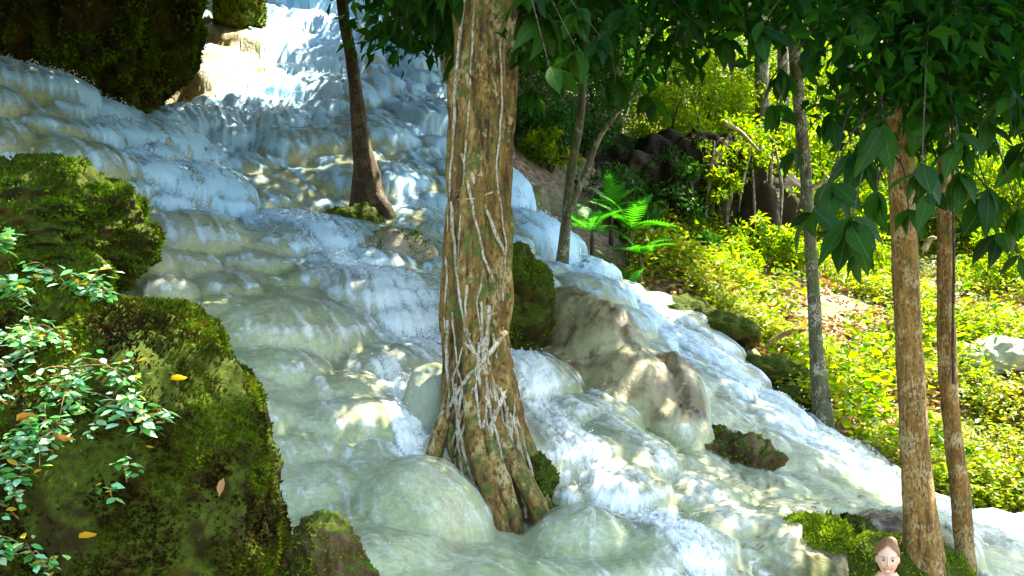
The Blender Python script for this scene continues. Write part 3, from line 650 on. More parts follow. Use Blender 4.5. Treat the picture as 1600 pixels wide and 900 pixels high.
# the two brown trees on the right
rb_ = P(1440, 880, 7.6)
t5 = empty('brown_tree', root_loc(rb_), 'straight orange brown tree rising from the mossy rock behind the woman', 'tree')
link('trunk', tube([P(a_, b_, 7.6) for a_, b_ in ((1390,-900),(1398,-200),(1402,0),(1406,200),(1413,400),(1419,520),(1427,650),(1434,760),(1442,850),(1446,930))], [.07,.085,.09,.088,.088,.09,.095,.10,.125,.16], seg=48, lump=.14, sc=10, seed=6, rows=360, flute=.02), B_brown, t5)
sb = P(1510, 930, 7.9)
t6 = empty('thin_brown_tree', root_loc(sb), 'thin crooked pale brown tree at the right beside the thicker brown one', 'tree')
link('trunk', tube([P(a_, b_, 7.9) for a_, b_ in ((1450,-900),(1462,-200),(1468,0),(1474,200),(1476,330),(1478,450),(1480,560),(1486,660),(1498,740),(1505,820),(1512,960))], [.035,.04,.043,.045,.05,.058,.062,.064,.072,.066,.08], seg=28, lump=.28, sc=12, seed=8, rows=300), B_brown, t6)
link('vine', tube([P(a_, b_, 7.8) for a_, b_ in ((1486,-100),(1487,120),(1489,300),(1491,430),(1488,540),(1490,600))], [.011]*6, seg=6, lump=.2), B_dark, t6)

# broad drooping leaves: px, py of the whorl, D, leaves, size, owner
whorls = [(1270,330,6.2,6,.34,t5),(1330,345,6.0,7,.34,t5),(1370,300,6.3,6,.32,t5),(1440,262,5.6,8,.30,t6),(1500,215,6.2,7,.32,t6),(1545,300,6.6,6,.30,t6),(1590,330,6.4,6,.30,t6),
 (1340,240,6.8,7,.32,t5),(1300,180,7,7,.32,t5),(1380,190,6.3,8,.34,t5),(1430,170,6.6,7,.32,t5),(1470,150,6.9,7,.3,t6),(1540,190,6.4,7,.34,t6),(1585,150,6.2,7,.34,t6),(1560,90,6.8,7,.34,t6),
 (1500,70,6.5,8,.34,t6),(1440,80,6.9,8,.34,t5),(1380,90,6.7,8,.34,t5),(1320,110,7.0,8,.34,t5),(1270,70,7.2,8,.34,t5),(1220,110,7.4,7,.32,t5),(1190,40,7.0,8,.34,t5),
 (1350,20,6.5,8,.36,t5),(1410,10,7.1,8,.36,t5),(1480,0,6.9,8,.36,t6),(1550,10,7.1,8,.36,t6),(1600,40,6.7,8,.36,t6),(1250,0,7.6,8,.36,t5),(1300,40,7.4,8,.36,t5),(1210,170,8.2,6,.28,t5),
 (1130,60,8.4,7,.36,main),(1080,30,8.0,8,.36,main),(1020,60,8.3,8,.36,main),(980,10,8.0,8,.36,main),(1010,150,9,6,.34,main),(940,60,7.6,8,.36,main),(905,20,7.2,8,.38,main),
 (900,75,6.6,5,.34,main),(860,110,6.3,4,.30,main),(850,30,7.3,8,.36,main),(1150,0,8,8,.36,main),(830,-10,7.2,8,.38,main),(960,120,9,6,.34,main),
 (625,-30,8.8,8,.36,main),(640,-10,8.4,8,.40,main),(680,0,8.7,8,.40,main),(600,35,9.6,7,.36,main),(665,60,9.4,7,.36,main),(700,-30,7.6,7,.4,main),(720,90,9.6,6,.34,main),(810,60,9,7,.34,main),(835,140,9.6,6,.3,main),
 (1240,235,8.4,5,.26,t5),(1600,230,6.8,7,.32,t6),(1420,330,6.9,4,.22,t5),(1595,400,6.6,4,.2,t6),(1300,285,6.4,6,.30,t5),(1345,395,6.2,4,.2,t5),(1500,275,6.5,6,.28,t6),(1560,370,6.7,5,.26,t6),(1450,300,6.3,5,.28,t6)]
for (px, py, D, nl, sz, own) in whorls:
    tip = P(px, py, D)
    oD = {id(main): 8.1, id(t5): 7.6, id(t6): 7.9}[id(own)]; ox = {id(main): 762, id(t5): 1396, id(t6): 1462}[id(own)]
    ds_ = (tip-P(ox, py, oD)).length; st = P(ox, py, oD) + Vector((0, 0, .15 + .35*ds_ + random.uniform(0, .2))); st = st + (tip-st)*.12
    sprig(own, st, tip, B_dark, nl, sz*(random.uniform(.68,.9) if py > 195 else random.uniform(.62,.9)), hang=.85, rad=.005)

# ------------------------------------------------------------------ crowns overhead: they shade the cascade except where sun falls through
trees_over = [(main, P(762,-900,8.3)), (t2, P(520,-700,14)), (t4, P(1215,-600,13)), (t5, P(1390,-900,7.6)), (t6, P(1450,-900,7.9)), (t3, P(930,-60,13.9))]
def far_tree(x, y, label, h=9., r=.16, mat=None):
    z = float(hgt(x, y)[0]); e = empty('jungle_tree', (x, y, z-.2), label, 'tree', None)
    lean = random.uniform(-.6, .6)
    link('trunk', tube([(x, y, z-.3), (x+lean*.3, y, z+h*.35), (x+lean*.6, y+.1, z+h*.7), (x+lean, y, z+h)], [r*1.4, r, r*.8, r*.4], seg=14, lump=.12, sc=4, seed=int(abs(x*10))), mat or B_grey, e)
    return e, Vector((x+lean, y, z+h))
off = [far_tree(-6.8, 11.5, 'tall tree on the left bank beyond the edge of the picture', 7), far_tree(-7.5, 17, 'tall tree above the dark moss cliff at the upper left', 8), far_tree(-3.0, 25.5, 'tall tree at the head of the cascade', 8)]
trees_over += off
lit = [(330,100,18,.9),(390,160,17.3,.8),(330,40,19,.7),(440,60,20,.7),(300,160,17,.6),(420,190,17,.4),(270,170,16.5,.5),(360,15,19.5,.6),(550,340,13.6,.35),(470,270,14.6,.22),(380,300,13.5,.25),(600,355,13.4,.25),
       (1000,590,9.8,.26),(1090,700,9.2,.2),(960,830,7.8,.2),(1070,860,7.6,.22),(1010,740,8.4,.14),(930,690,8.8,.12),(580,690,8,.16),(600,660,8.3,.14),(480,640,8.6,.12),(560,500,10,.12),(350,520,9.3,.14),(680,700,8,.1),(620,800,6.9,.14),(1220,860,7.8,.25),(1320,760,10.4,.3),(1150,660,11.5,.25),(1400,800,9.9,.3),(950,610,9.7,.13),(1060,790,8.4,.22),(1140,820,8.2,.2),(1120,770,8.6,.2),(990,780,8.1,.15),(1240,790,8.8,.4),(1290,840,7.9,.3),(1387,860,6.8,.3),(1180,830,8.2,.25),
       (550,700,7.8,.16),(640,730,7.5,.12),(700,760,7.2,.1),(850,720,8.2,.14),(440,760,5.2,.3),(430,650,5.1,.12),(250,350,9.,.35),(180,300,9.,.25),(100,270,9.,.25),(60,330,8.6,.3),(400,760,7.3,.1),(60,600,4.4,.25),(160,480,4.8,.2),(230,560,4.4,.12),(120,560,4.4,.12),
       (630,300,14.5,.15),(540,270,15,.2),(1430,700,7.5,.3),(1440,450,7.5,.25),(1480,600,7.9,.3),(750,600,7.8,.14),(740,480,7.8,.08),(760,690,7.7,.12),(590,650,8.4,.08),(660,560,9.2,.1),(500,600,9,.12),(930,880,7,.12),(1060,440,15,.5),(500,880,5.2,.12),(640,440,11.3,.18),(950,330,16,.45),(1010,365,16,.4),(1130,260,20,.6),(420,620,8.4,.12),(250,680,4.5,.1),(100,800,4.5,.2)]
LP = np.array([tuple(P(a_, b_, c_)) for a_, b_, c_, d_ in lit]); LR = np.array([d_ for *_, d_ in lit])
S = np.array(SUN)
N_C = 10500
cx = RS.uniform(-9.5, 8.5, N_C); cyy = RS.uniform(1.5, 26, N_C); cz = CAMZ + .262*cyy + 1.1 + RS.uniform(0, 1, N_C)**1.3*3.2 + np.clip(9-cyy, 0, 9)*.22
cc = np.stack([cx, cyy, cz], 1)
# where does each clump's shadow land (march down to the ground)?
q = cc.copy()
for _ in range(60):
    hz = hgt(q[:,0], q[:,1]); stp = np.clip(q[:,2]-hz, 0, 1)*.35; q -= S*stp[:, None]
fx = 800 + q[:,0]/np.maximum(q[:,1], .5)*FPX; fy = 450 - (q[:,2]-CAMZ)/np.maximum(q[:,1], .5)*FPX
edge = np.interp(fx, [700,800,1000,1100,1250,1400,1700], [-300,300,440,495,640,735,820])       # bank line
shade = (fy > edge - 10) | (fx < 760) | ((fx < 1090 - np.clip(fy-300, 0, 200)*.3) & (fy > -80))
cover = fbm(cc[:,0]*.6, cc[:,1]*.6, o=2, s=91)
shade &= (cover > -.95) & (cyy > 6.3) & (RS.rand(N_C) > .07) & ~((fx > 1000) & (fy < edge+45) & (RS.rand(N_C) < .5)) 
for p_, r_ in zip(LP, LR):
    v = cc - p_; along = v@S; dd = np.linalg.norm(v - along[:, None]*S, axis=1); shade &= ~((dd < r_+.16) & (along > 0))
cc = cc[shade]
ex = []
for _ in range(330):
    px = RS.uniform(590, 1680); D = RS.uniform(9.0, 11.5) if 660 < px < 850 else RS.uniform(7.5, 11.5)
    low = np.interp(px, [555,600,690,800,900,1000,1150,1250,1330,1400,1600,1680], [20,60,40,60,90,80,30,80,190,220,200,200])
    py = RS.uniform(-230, 1)**1 if RS.rand() < .35 else RS.uniform(-60, low)
    if fbm(np.array([px*.012]), np.array([py*.016]), o=2, s=8)[0] > .10 and py > -5: continue
    ex.append(tuple(P(px, py, D)))
for _ in range(42):
    px = RS.uniform(1340, 1660); ex.append(tuple(P(px, RS.uniform(-60, np.interp(px, [1340,1400,1540,1660], [90,170,130,160])), RS.uniform(6.3, 7.1))))
n_over = len(cc); cc = np.concatenate([cc, np.array(ex)]); csz = np.where(np.arange(len(cc)) < n_over, .21, .145)
tops = np.array([tuple(t[1]) for t in trees_over]); own = np.argmin(((cc[:, None, :2]-tops[None, :, :2])**2).sum(-1), 1)
for k, (tr_, tp) in enumerate(trees_over):
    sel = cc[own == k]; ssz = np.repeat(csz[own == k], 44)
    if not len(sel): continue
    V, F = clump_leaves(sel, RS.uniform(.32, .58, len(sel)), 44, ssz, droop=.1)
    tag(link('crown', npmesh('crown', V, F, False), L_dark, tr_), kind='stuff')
    # limbs reaching out into the crown
    for m_ in sel[RS.choice(len(sel), min(len(sel), 9), replace=False)]:
        tp_ = Vector(tp); e_ = Vector(m_); b0 = tp_ + Vector((0, 0, -.6)) if k < 6 else tp_ - Vector((0, 0, 1.0))
        limb(tr_, [b0, (b0+e_)/2+Vector((0,0,.25)), e_], [.06,.04,.012], B_dark, seg=6)

# ------------------------------------------------------------------ the sunny bank: leaves and litter on the ground
def on_ground(mask_fn, count, px_range, D_range):
    r = []
    tot = 0
    while tot < count:
        m = count*3; D = np.exp(RS.uniform(math.log(D_range[0]), math.log(D_range[1]), m)); px = RS.uniform(*px_range, m)
        x = (px-800)/FPX*D; k = mask_fn(x, D); r.append(np.stack([x[k], D[k]], 1)); tot += k.sum()
    return np.concatenate(r)[:count]
wd_at = lambda x, y: hgt(x, y, WD)
def bank_mask(x, y): return (wd_at(x, y) < -.02) & (x > .8) & (fbm(x*.9, y*.9, o=3, s=61) > RS.uniform(-.12, .28, len(x))) 
def carpet(name, pts2, size, mat, hmax, up=1.2, wr=.6):
    z = hgt(pts2[:,0], pts2[:,1]) + RS.rand(len(pts2))**1.5*hmax
    pos = np.stack([pts2[:,0], pts2[:,1], z], 1); m = len(pos)
    V, F = kites(pos, unit(RS.normal(size=(m,3))*np.array([1,1,.35])+np.array([0,0,.1])), unit(RS.normal(size=(m,3))*.45+np.array([0,0,up])), size*RS.uniform(.55,1.4,m), wr, .12, .08)
    return tag(link(name, npmesh(name, V, F, False), mat), kind='stuff')
tag(carpet('ground_cover', on_ground(bank_mask, 64000, (980, 1800), (11.5, 27)), .088, L_cover, .42), 'sunlit yellow green ground cover plants on the right bank', 'ground cover')
tag(carpet('broadleaf_ground_cover', on_ground(lambda x, y: (wd_at(x, y) < -.1) & (x > .8) & (fbm(x*.7+40, y*.7, o=3, s=68) > .12), 5500, (980, 1800), (11.5, 26)), .14, L_bright, .6, .8), 'taller broad leaved plants in clumps on the right bank', 'ground cover')
tag(carpet('leaf_litter', on_ground(lambda x, y: (wd_at(x, y) < 0) & (x > .8) & (fbm(x*1.3, y*1.3, o=2, s=66) > -.2), 20000, (980, 1800), (11.5, 24)), .11, L_litter, .05, 2), 'dry brown leaf litter between the bank plants', 'leaf litter')
tag(carpet('fallen_leaves', on_ground(lambda x, y: (wd_at(x, y) > .1), 120, (1020, 1400), (7.2, 9.5)), .05, L_litter, .02, 3), 'few fallen dry leaves on the wet stone near the woman', 'fallen leaves')
lm = np.stack([RS.uniform(-1.8, -1.0, 300), RS.uniform(15.8, 18.5, 300)], 1)

# ------------------------------------------------------------------ shrubs and jungle on the hillside
def shrub(x, y, r, label, mat, leaves=3500, size=.13, name='shrub', hgtf=.9, up=0, cat='shrub', nst=4, wr=.45):
    z = float(hgt(x, y)[0]) + up; e = empty(name, (x, y, z), label, cat)
    nc_ = max(8, int(leaves/45)); d = rdir(nc_); d[:, 2] = np.abs(d[:, 2])*1.1
    cs = np.array([x, y, z]) + d*r*(RS.rand(nc_, 1)**.45)*np.array([1, 1, hgtf*1.4]) + np.array([0, 0, .15*r])
    V, F = clump_leaves(cs, RS.uniform(.14, .34, nc_)*r, 45, size, wr=wr)
    tag(link('foliage', npmesh('foliage', V, F, False), mat, e), kind='stuff')
    for k in range(nst):
        t = cs[RS.randint(nc_)]; link('stem', tube([(x+RS.uniform(-.1,.1), y, z-.2), (x*.5+t[0]*.5, y*.5+t[1]*.5, z*.5+t[2]*.5+.1), tuple(t)], [.03*r+.01, .02*r+.008, .008], seg=6, cap=False), B_dark, e)
    return e
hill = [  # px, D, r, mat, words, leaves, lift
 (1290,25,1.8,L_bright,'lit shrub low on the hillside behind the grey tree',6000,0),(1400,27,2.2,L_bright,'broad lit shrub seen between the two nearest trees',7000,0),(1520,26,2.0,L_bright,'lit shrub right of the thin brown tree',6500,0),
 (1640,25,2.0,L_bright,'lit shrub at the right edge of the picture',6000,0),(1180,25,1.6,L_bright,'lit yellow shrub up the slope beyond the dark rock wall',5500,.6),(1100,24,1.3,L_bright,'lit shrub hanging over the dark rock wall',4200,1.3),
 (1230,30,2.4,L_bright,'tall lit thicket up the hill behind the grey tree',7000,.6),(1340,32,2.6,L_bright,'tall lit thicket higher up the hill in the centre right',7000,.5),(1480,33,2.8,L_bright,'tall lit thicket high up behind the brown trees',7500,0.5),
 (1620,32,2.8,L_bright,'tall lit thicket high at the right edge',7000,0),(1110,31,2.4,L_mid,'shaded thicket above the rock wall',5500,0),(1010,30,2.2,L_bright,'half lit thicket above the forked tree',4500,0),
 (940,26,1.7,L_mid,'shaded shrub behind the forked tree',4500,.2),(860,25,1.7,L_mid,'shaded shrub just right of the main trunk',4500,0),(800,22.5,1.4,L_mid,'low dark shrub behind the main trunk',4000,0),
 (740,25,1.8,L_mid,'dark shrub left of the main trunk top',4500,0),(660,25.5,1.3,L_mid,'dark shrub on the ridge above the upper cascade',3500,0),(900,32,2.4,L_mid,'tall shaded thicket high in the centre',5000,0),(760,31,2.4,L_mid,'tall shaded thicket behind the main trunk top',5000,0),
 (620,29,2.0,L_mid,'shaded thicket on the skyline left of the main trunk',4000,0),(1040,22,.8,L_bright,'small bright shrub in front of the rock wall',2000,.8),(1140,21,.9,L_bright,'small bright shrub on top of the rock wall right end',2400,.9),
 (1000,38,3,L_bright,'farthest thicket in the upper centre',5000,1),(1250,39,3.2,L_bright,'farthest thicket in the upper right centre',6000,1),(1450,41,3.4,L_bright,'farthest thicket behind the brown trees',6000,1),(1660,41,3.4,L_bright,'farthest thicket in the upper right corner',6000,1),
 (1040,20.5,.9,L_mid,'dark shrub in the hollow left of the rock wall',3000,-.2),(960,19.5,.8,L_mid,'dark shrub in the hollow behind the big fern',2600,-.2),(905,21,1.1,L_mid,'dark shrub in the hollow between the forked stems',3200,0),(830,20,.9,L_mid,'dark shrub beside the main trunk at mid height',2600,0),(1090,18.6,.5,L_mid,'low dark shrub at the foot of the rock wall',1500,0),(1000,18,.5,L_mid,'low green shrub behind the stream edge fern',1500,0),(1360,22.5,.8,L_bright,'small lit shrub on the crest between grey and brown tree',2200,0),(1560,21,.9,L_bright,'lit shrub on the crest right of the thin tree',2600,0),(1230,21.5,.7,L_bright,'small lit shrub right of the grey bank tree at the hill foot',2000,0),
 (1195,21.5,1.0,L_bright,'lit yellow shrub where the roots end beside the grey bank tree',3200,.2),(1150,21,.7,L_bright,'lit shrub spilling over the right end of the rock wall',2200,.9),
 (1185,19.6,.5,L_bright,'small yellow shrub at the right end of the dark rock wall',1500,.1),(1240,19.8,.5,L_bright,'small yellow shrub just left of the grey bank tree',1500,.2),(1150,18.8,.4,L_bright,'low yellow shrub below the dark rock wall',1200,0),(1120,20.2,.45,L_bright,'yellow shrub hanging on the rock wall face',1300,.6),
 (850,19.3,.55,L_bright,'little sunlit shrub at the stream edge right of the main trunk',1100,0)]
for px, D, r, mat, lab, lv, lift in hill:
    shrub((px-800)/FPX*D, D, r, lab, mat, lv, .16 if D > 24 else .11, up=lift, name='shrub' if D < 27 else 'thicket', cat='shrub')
for px, D, lab, r in ((1195,24,'pale background trunk left of the grey bank tree',.16),(1226,24.6,'pale background trunk just behind the grey bank tree',.13),(1330,28,'thin background trunk between the grey and the brown tree',.12),(1560,27,'background trunk right of the thin brown tree',.15),(1060,27,'background trunk above the dark rock wall',.16),(960,25,'dark background trunk behind the fork',.14),(700,24.5,'dark background trunk beside the main trunk',.15)):
    e, tp = far_tree((px-800)/FPX*D, D, lab, 8, r)
    cs = np.array(tp) + rdir(40)*np.array([1.6,1.6,1.0]); V, F = clump_leaves(cs, RS.uniform(.3,.6,40), 45, .17)
    tag(link('crown', npmesh('crown', V, F, False), L_bright, e), kind='stuff')
# ferns: each frond a part
def frond_mesh(k):
    V = []; F = []; segs = 15
    for i in range(segs):
        t = (i+.5)/segs; x = t; z = .35*t - .55*t*t; ln = .26*math.sin(math.pi*min(1, t*.92+.1))**.8*(1-.25*t)
        for s_ in (-1, 1):
            b = len(V); wv = .030
            V += [(x-wv*.8, 0, z), (x+.02, s_*ln*.5, z+.01-.03*(k == 1)), (x+wv*1.6+.05, s_*ln, z-.05*ln-.02), (x+wv, 0, z)]
            F += [(b, b+3, b+2, b+1)] if s_ > 0 else [(b, b+1, b+2, b+3)]
    b = len(V)
    for i in range(7):
        t = i/6; z = .35*t-.55*t*t; V += [(t, -.006, z+.002), (t, .006, z+.002)]
    F += [(b+2*i, b+2*i+2, b+2*i+3, b+2*i+1) for i in range(6)]
    me = bpy.data.meshes.new('frond'); me.from_pydata(V, [], F); me.materials.append(L_fern); return me
FR = [frond_mesh(0), frond_mesh(1)]
for px, py, D, nf, s_, lab in ((925,335,15.9,9,.62,'green fern right behind the forked tree'),(985,330,16.2,10,.66,'largest green fern beside the stream right of the forked tree'),(1000,370,16,9,.6,'lit fern with yellow tips lowest by the far stream'),(955,300,17,8,.6,'upper dark green fern against the shaded hollow'),
        (985,425,15.8,6,.45,'small fern hanging at the stream edge')):
    p = P(px, py, D); e = empty('fern', tuple(p), lab, 'fern')
    link('crown_base', tube([tuple(p+Vector((0,.05,-.9))), tuple(p+Vector((0,0,-.5))), tuple(p+Vector((0,0,-.25)))], [.04,.03,.02], seg=6), B_dark, e)
    for k in range(nf):
        an = 2*math.pi*k/nf + random.uniform(-.25,.25); el = random.uniform(.1,1.1)
        put_leaf(e, p+Vector((0,0,-.25)), (math.cos(an)*math.cos(el), math.sin(an)*math.cos(el), math.sin(el)), s_*random.uniform(.8,1.15), mesh=FR[k % 2], roll=random.uniform(-.3,.3)).name = 'frond'
# pale twigs and roots lying on the hillside
for k, (a_, b_, c_, d_, D, lab) in enumerate(((1130,190,1185,235,20.5,'pale fallen branch high on the sunny hillside'),(1190,545,1260,515,15.0,'brown fallen branch lying on the sunny bank'),(1445,390,1462,372,15.2,'short grey stick leaning between the brown trees'),(300,40,240,10,17.6,'dead twig hanging off the moss cliff'))):
    p, q_ = P(a_, b_, D), P(c_, d_, D-.2)
    o = link('fallen_branch', tube([p, (p+q_)/2+Vector((0,0,.08)), q_], [.05,.04,.02], seg=8, lump=.3), B_root if k != 1 else B_brown); tag(o, lab, 'branch')

# ------------------------------------------------------------------ leafy creepers on the foreground boulder
def shrub_leaf():
    V = [(0,0,0),(.25,-.25,.03),(.6,-.28,.02),(1,0,-.08),(.6,.28,.02),(.25,.25,.03),(.4,0,-.03)]
    F = [(0,1,6),(1,2,6),(2,3,6),(3,4,6),(4,5,6),(5,0,6)]
    me = bpy.data.meshes.new('leaf'); me.from_pydata(V, [], F); me.polygons.foreach_set('use_smooth', np.ones(6, bool)); return me
def small_mat(i):
    a = N('creeper_leaf'); oi = a.n('ObjectInfo').outputs['Random']
    col = a.ramp(oi, [(0, (.04,.20,.03)), (.3, (.10,.38,.08)), (.55, (.25,.55,.28)), (.8, (.42,.62,.42)), (1, (.30,.50,.04))])
    p = a.principled(Base__Color=col, Roughness=.25); t = a.n('BsdfTranslucent', Color=col).outputs[0]
    return a.end(a.n('MixShader', i0=.2, i1=p, i2=t).outputs[0])
SL = shrub_leaf(); SL.materials.append(small_mat(0)); SLD = shrub_leaf(); SLD.materials.append(L_litter); SLY = shrub_leaf(); SLY.materials.append(L_yellow)
from mathutils.bvhtree import BVHTree
bv = BVHTree.FromPolygons(BIG[1].tolist(), BIG[2].tolist())
def surf(px, py, default):
    d = (P(px, py, 1) - Vector((0, 0, CAMZ))).normalized(); h = bv.ray_cast(Vector((0, 0, CAMZ)), d)
    return (h[0], h[1]) if h[0] else (P(px, py, default), Vector((0, -.6, .8)))
creepers = [('bushy creeper with bright leaves on top of the big mossy boulder', (115,465), 75, 34, 70, .055),
            ('dense leafy creeper across the middle of the big mossy boulder', (130,630), 115, 70, 190, .05),
            ('leafy creeper at the far left edge beside the orange dead leaf', (20,600), 50, 70, 90, .05),
            ('creeper sprig spreading towards the right on the boulder', (235,670), 45, 30, 34, .06),
            ('leafy creeper filling the gap above the dense middle creeper', (75,545), 60, 22, 90, .045),('leafy creeper below the dense middle creeper at the left', (75,690), 60, 25, 90, .045),
            ('small leafy sprig low on the boulder under the others', (190,760), 32, 24, 22, .05),
            ('pale leafy creeper hanging at the lower left edge', (35,740), 45, 65, 80, .048),
            ('leafy creeper in the bottom left corner', (60,870), 80, 30, 50, .05),
            ('leafy plant beside the ledge of the second mossy boulder', (10,460), 40, 25, 40, .06),
            ('tall leafy sprout at the left edge before the second mossy boulder', (5,365), 22, 40, 26, .07)]
for ci, (lab, (px, py), sx, sy, cnt, ls) in enumerate(creepers):
    c0, nrm0 = surf(px, py, 4.6); e = empty('creeper', tuple(c0), lab, 'creeping plant')
    cnt = int(min(cnt*1.75, 290)); stems = max(3, cnt//13); per = cnt//stems
    for s_ in range(stems):
        a1, a2 = px+random.gauss(0, sx*.45), py+random.gauss(0, sy*.45); a3, a4 = a1+random.gauss(0, sx*.35), a2+random.gauss(0, sy*.4)-6
        A1, n1_ = surf(a1, a2, c0.y); A3, n3_ = surf(a3, a4, c0.y)
        if (A1-c0).length > 1.0: A1 = P(a1, a2, c0.y)
        if (A3-c0).length > 1.0: A3 = P(a3, a4, c0.y)
        A2 = (A1+A3)/2 + Vector((0, -.06, .07)); A3 = A3 + Vector((0, -.07, .03))
        st = link('stem', tube([A1, A2, A3], [.004,.003,.0015], seg=4, cap=False, rows=8), B_brown, e)
        for k in range(per):
            t = (k+.5)/per; pos = A1*(1-t)**2 + A2*2*t*(1-t) + A3*t*t + Vector([random.gauss(0, .018) for _ in range(3)])
            an = random.uniform(0, 6.28); d = Vector((math.cos(an), math.sin(an)*.8-.3, random.uniform(-.5,.25)))
            put_leaf(e, pos, d, ls*random.uniform(.55,1.2), mesh=SL if random.random() < .94 else SLY, roll=random.uniform(-.6,.6))
for k, (px, py, s_, msh, lab) in enumerate(((228,630,.13,SLD,'long pink brown dead leaf caught upright on the boulder'),(80,690,.15,SLD,'curled pale orange dead leaf among the creepers'),(30,660,.14,SLD,'orange dead leaf at the left under the creepers'),(265,600,.11,SLY,'yellow dead leaf on the boulder shoulder'),
        (345,745,.10,SLD,'pale cream dead leaf low on the dark boulder face'),(125,835,.12,SLY,'yellow leaf near the bottom of the boulder'),(395,625,.0001,SLY,''),(218,700,.05,SLY,'small yellow leaf under the spreading sprig'))):
    if not lab: continue
    p, nn_ = surf(px, py, 4.5); o = bpy.data.objects.new('dead_leaf', msh); C.objects.link(o)
    d = Vector((random.uniform(-.4,.4), -.2, -1)) if k in (0, 4) else Vector((1, -.3, random.uniform(-.1,.5)))
    o.matrix_basis = Matrix.Translation(p + nn_*.03) @ d.to_track_quat('X', 'Z').to_matrix().to_4x4() @ Matrix.Rotation(1.2 if k in (0,4) else -.6, 4, 'X') @ Matrix.Scale(s_*.75, 4)
    tag(o, lab, 'leaf')

# ------------------------------------------------------------------ the woman
def simple(name, col, rough=.5, sss=0):
    a = N(name); p = a.principled(Base__Color=(*col, 1), Roughness=rough)
    if sss: p.node.inputs['Subsurface Weight'].default_value = sss; p.node.inputs['Subsurface Radius'].default_value = (.02,.008,.004)
    return a.end(p)
def skin_graph(verts, edges, name, mat, parent, root=0, sub=2):
    me = bpy.data.meshes.new(name); me.from_pydata([v[:3] for v in verts], edges, []); o = link(name, me, mat, parent)
    md = o.modifiers.new('skin', 'SKIN'); o.modifiers.new('sub', 'SUBSURF').levels = sub; o.modifiers['sub'].render_levels = sub
    for i, v in enumerate(verts):
        s_ = me.skin_vertices[0].data[i]; s_.radius = (v[3], v[4] if len(v) > 4 else v[3]); s_.use_root = (i == root)
    md.use_smooth_shade = True; return o
hp = P(1387, 874, 6.8)                         # middle of the face
feet = Vector((hp.x, hp.y, hp.z - 1.53))
pz = feet.z
woman = empty('person', tuple(feet), 'smiling woman with brown hair tied back standing below the brown tree', 'person')
FACING = math.radians(-17)
SK = simple('skin', (.80,.46,.30), .45, .15); HAIR = simple('brown_hair', (.24,.095,.03), .6); CL = simple('yellow_top', (.55,.42,.06), .8); SH = simple('dark_shorts', (.03,.04,.07), .8)
X0, Y0 = hp.x, hp.y
def q3(x, z, y=0, *r): return (X0+x, Y0+.03+y, pz+z, *r)
bv_ = [q3(0,.95,0,.13,.10), q3(0,1.08,0,.115,.09), q3(0,1.22,0,.13,.10), q3(0,1.33,0,.11,.085), q3(0,1.41,0,.055,.052), q3(0,1.48,.005,.05,.05)]
be = [(0,1),(1,2),(2,3),(3,4),(4,5)]
for s_ in (-1, 1):
    b = len(bv_)
    bv_ += [q3(s_*.15,1.34,0,.05), q3(s_*.20,1.10,.01,.038), q3(s_*.22,.88,-.03,.028), q3(s_*.225,.82,-.04,.030,.018),
            q3(s_*.09,.86,0,.085), q3(s_*.10,.50,.0,.052), q3(s_*.10,.30,.02,.048), q3(s_*.10,.08,.02,.032), q3(s_*.11,.035,-.11,.03)]
    be += [(3,b),(b,b+1),(b+1,b+2),(b+2,b+3),(0,b+4),(b+4,b+5),(b+5,b+6),(b+6,b+7),(b+7,b+8)]
    for k in range(4):
        f0 = len(bv_); yy = -.04+(k-1.5)*.017; ln = (.055,.065,.06,.045)[k]
        bv_ += [q3(s_*.228,.785,yy,.0085), q3(s_*.225,.785-ln*.6,yy-.004,.0075), q3(s_*.215,.785-ln,yy-.006,.006)]; be += [(b+3,f0),(f0,f0+1),(f0+1,f0+2)]
    f0 = len(bv_); bv_ += [q3(s_*.222,.80,-.075,.009), q3(s_*.215,.775,-.09,.008)]; be += [(b+3,f0),(f0,f0+1)]
skin_graph(bv_, be, 'body', SK, woman, sub=1)
tv = [q3(0,.98,0,.142,.115), q3(0,1.08,0,.13,.105), q3(0,1.22,0,.145,.115), q3(0,1.335,0,.11,.09)]
te = [(0,1),(1,2),(2,3)]
for s_ in (-1,1): b = len(tv); tv += [q3(s_*.145,1.335,0,.062), q3(s_*.185,1.2,.005,.05)]; te += [(3,b),(b,b+1)]
skin_graph(tv, te, 'yellow_top', CL, woman)
tv = [q3(0,.93,0,.145,.115)]; te = []
for s_ in (-1,1): b = len(tv); tv += [q3(s_*.09,.82,0,.1), q3(s_*.095,.62,0,.08)]; te += [(0,b),(b,b+1)]
skin_graph(tv, te, 'shorts', SH, woman)
# head: sculpted from a sphere
V, F = ICO[6]; h = V.copy()
x, y, z = h[:,0], h[:,1], h[:,2]                # -y faces the camera
W = np.stack([x*.067, y*.090, z*.112], 1)
jaw = np.clip(-z, 0, 1); W[:,0] *= 1-.38*jaw**1.6; W[:,1] *= 1-.10*jaw
W[:,1] += np.where(y < 0, .012*jaw, .0)
front = np.clip(-y, 0, 1)**2
W[:,1] -= .022*np.exp(-((x/.13)**2+((z+.18)/.14)**2))*front + .012*np.exp(-((x/.09)**2+((z-.05)/.2)**2))*front        # nose
for s_ in (-1,1):
    W[:,1] += .011*np.exp(-(((x-s_*.36)/.2)**2+((z-.08)/.12)**2))*front                       # sockets
    W[:,1] -= .006*np.exp(-(((x-s_*.5)/.2)**2+((z+.25)/.16)**2))*front                        # cheeks
W[:,1] -= .006*np.exp(-((x/.25)**2+((z+.5)/.08)**2))*front + .006*np.exp(-((x/.3)**2+((z+.85)/.15)**2))*front
W[:,1] -= .005*np.exp(-((x/.6)**2+((z-.24)/.07)**2))*front
W += np.array([X0, Y0, hp.z+.005])
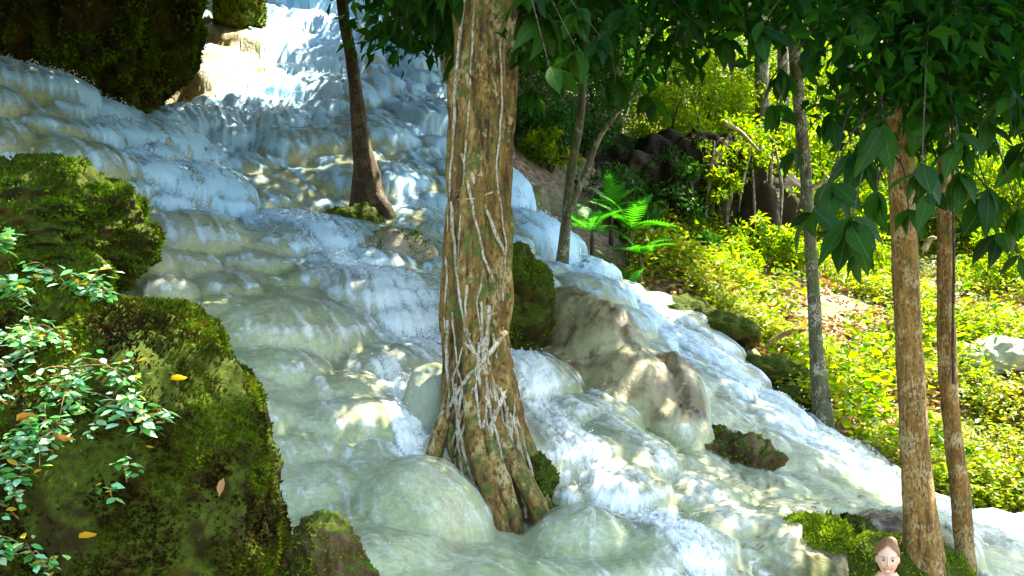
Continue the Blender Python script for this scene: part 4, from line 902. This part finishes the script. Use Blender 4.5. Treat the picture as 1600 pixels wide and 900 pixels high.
link('head', npmesh('head', W, F), SK, woman)
EW = simple('eye_white', (.8,.8,.78), .2); EI = simple('iris', (.05,.03,.02), .2); LI = simple('lips', (.62,.16,.13), .4); TE = simple('teeth', (.85,.83,.78), .3)
def ball(name, c, r, mat, par=woman, sub=3):
    V_, F_ = ICO[sub]; return link(name, npmesh(name, V_*np.array(r)+np.array(c), F_), mat, par)
for s_ in (-1,1):
    ex = X0+s_*.027; ey = Y0-.076; ez = hp.z+.014
    eb = ball('eye', (ex, ey, ez), (.0135,.010,.0055), EW); ball('iris', (ex, ey-.0075, ez), (.0075,.004,.0072), EI, eb)
    link('eyebrow', tube([(ex-s_*.014, ey-.010, ez+.017), (ex, ey-.011, ez+.021), (ex+s_*.016, ey-.004, ez+.016)], [.002,.003,.0015], seg=6), HAIR, woman)
    ball('ear', (X0+s_*.065, Y0+.008, hp.z-.002), (.008,.016,.027), SK)
mz = hp.z-.050; my = Y0-.0915
mo = link('lips', tube([(X0-.029, my+.012, mz+.010), (X0-.012, my, mz-.001), (X0, my-.002, mz-.005), (X0+.012, my, mz-.001), (X0+.029, my+.012, mz+.010)], [.003,.006,.007,.006,.003], seg=8), LI, woman)
ball('teeth', (X0, my-.004, mz), (.015,.004,.0034), TE, woman)
V, F = ICO[6]; x, y, z = V[:,0], V[:,1], V[:,2]
hair = np.stack([x*.076, y*.101+.010, z*.118+.010], 1)
strandn = fbm(x*9, y*2, z*3, o=3, s=3)*.004; hair += V*strandn[:, None]
kp = (z > .74-.55*np.abs(x)) | (y > -.10) | ((z > .12) & (np.abs(x) > .80)); kp &= ~((z < -.85)); fk = kp[F].all(1)
used, inv = np.unique(F[fk], return_inverse=True)
link('hair', npmesh('hair', hair[used]+np.array([X0, Y0, hp.z+.005]), inv.reshape(-1, 3)), HAIR, woman)
woman.rotation_euler.z = 0
ball('hair_bun', (X0+.02, Y0+.09, hp.z+.075), (.045,.045,.05), HAIR)
woman.rotation_euler.z = FACING      # turned towards the photographer
print('objects', len(bpy.data.objects))
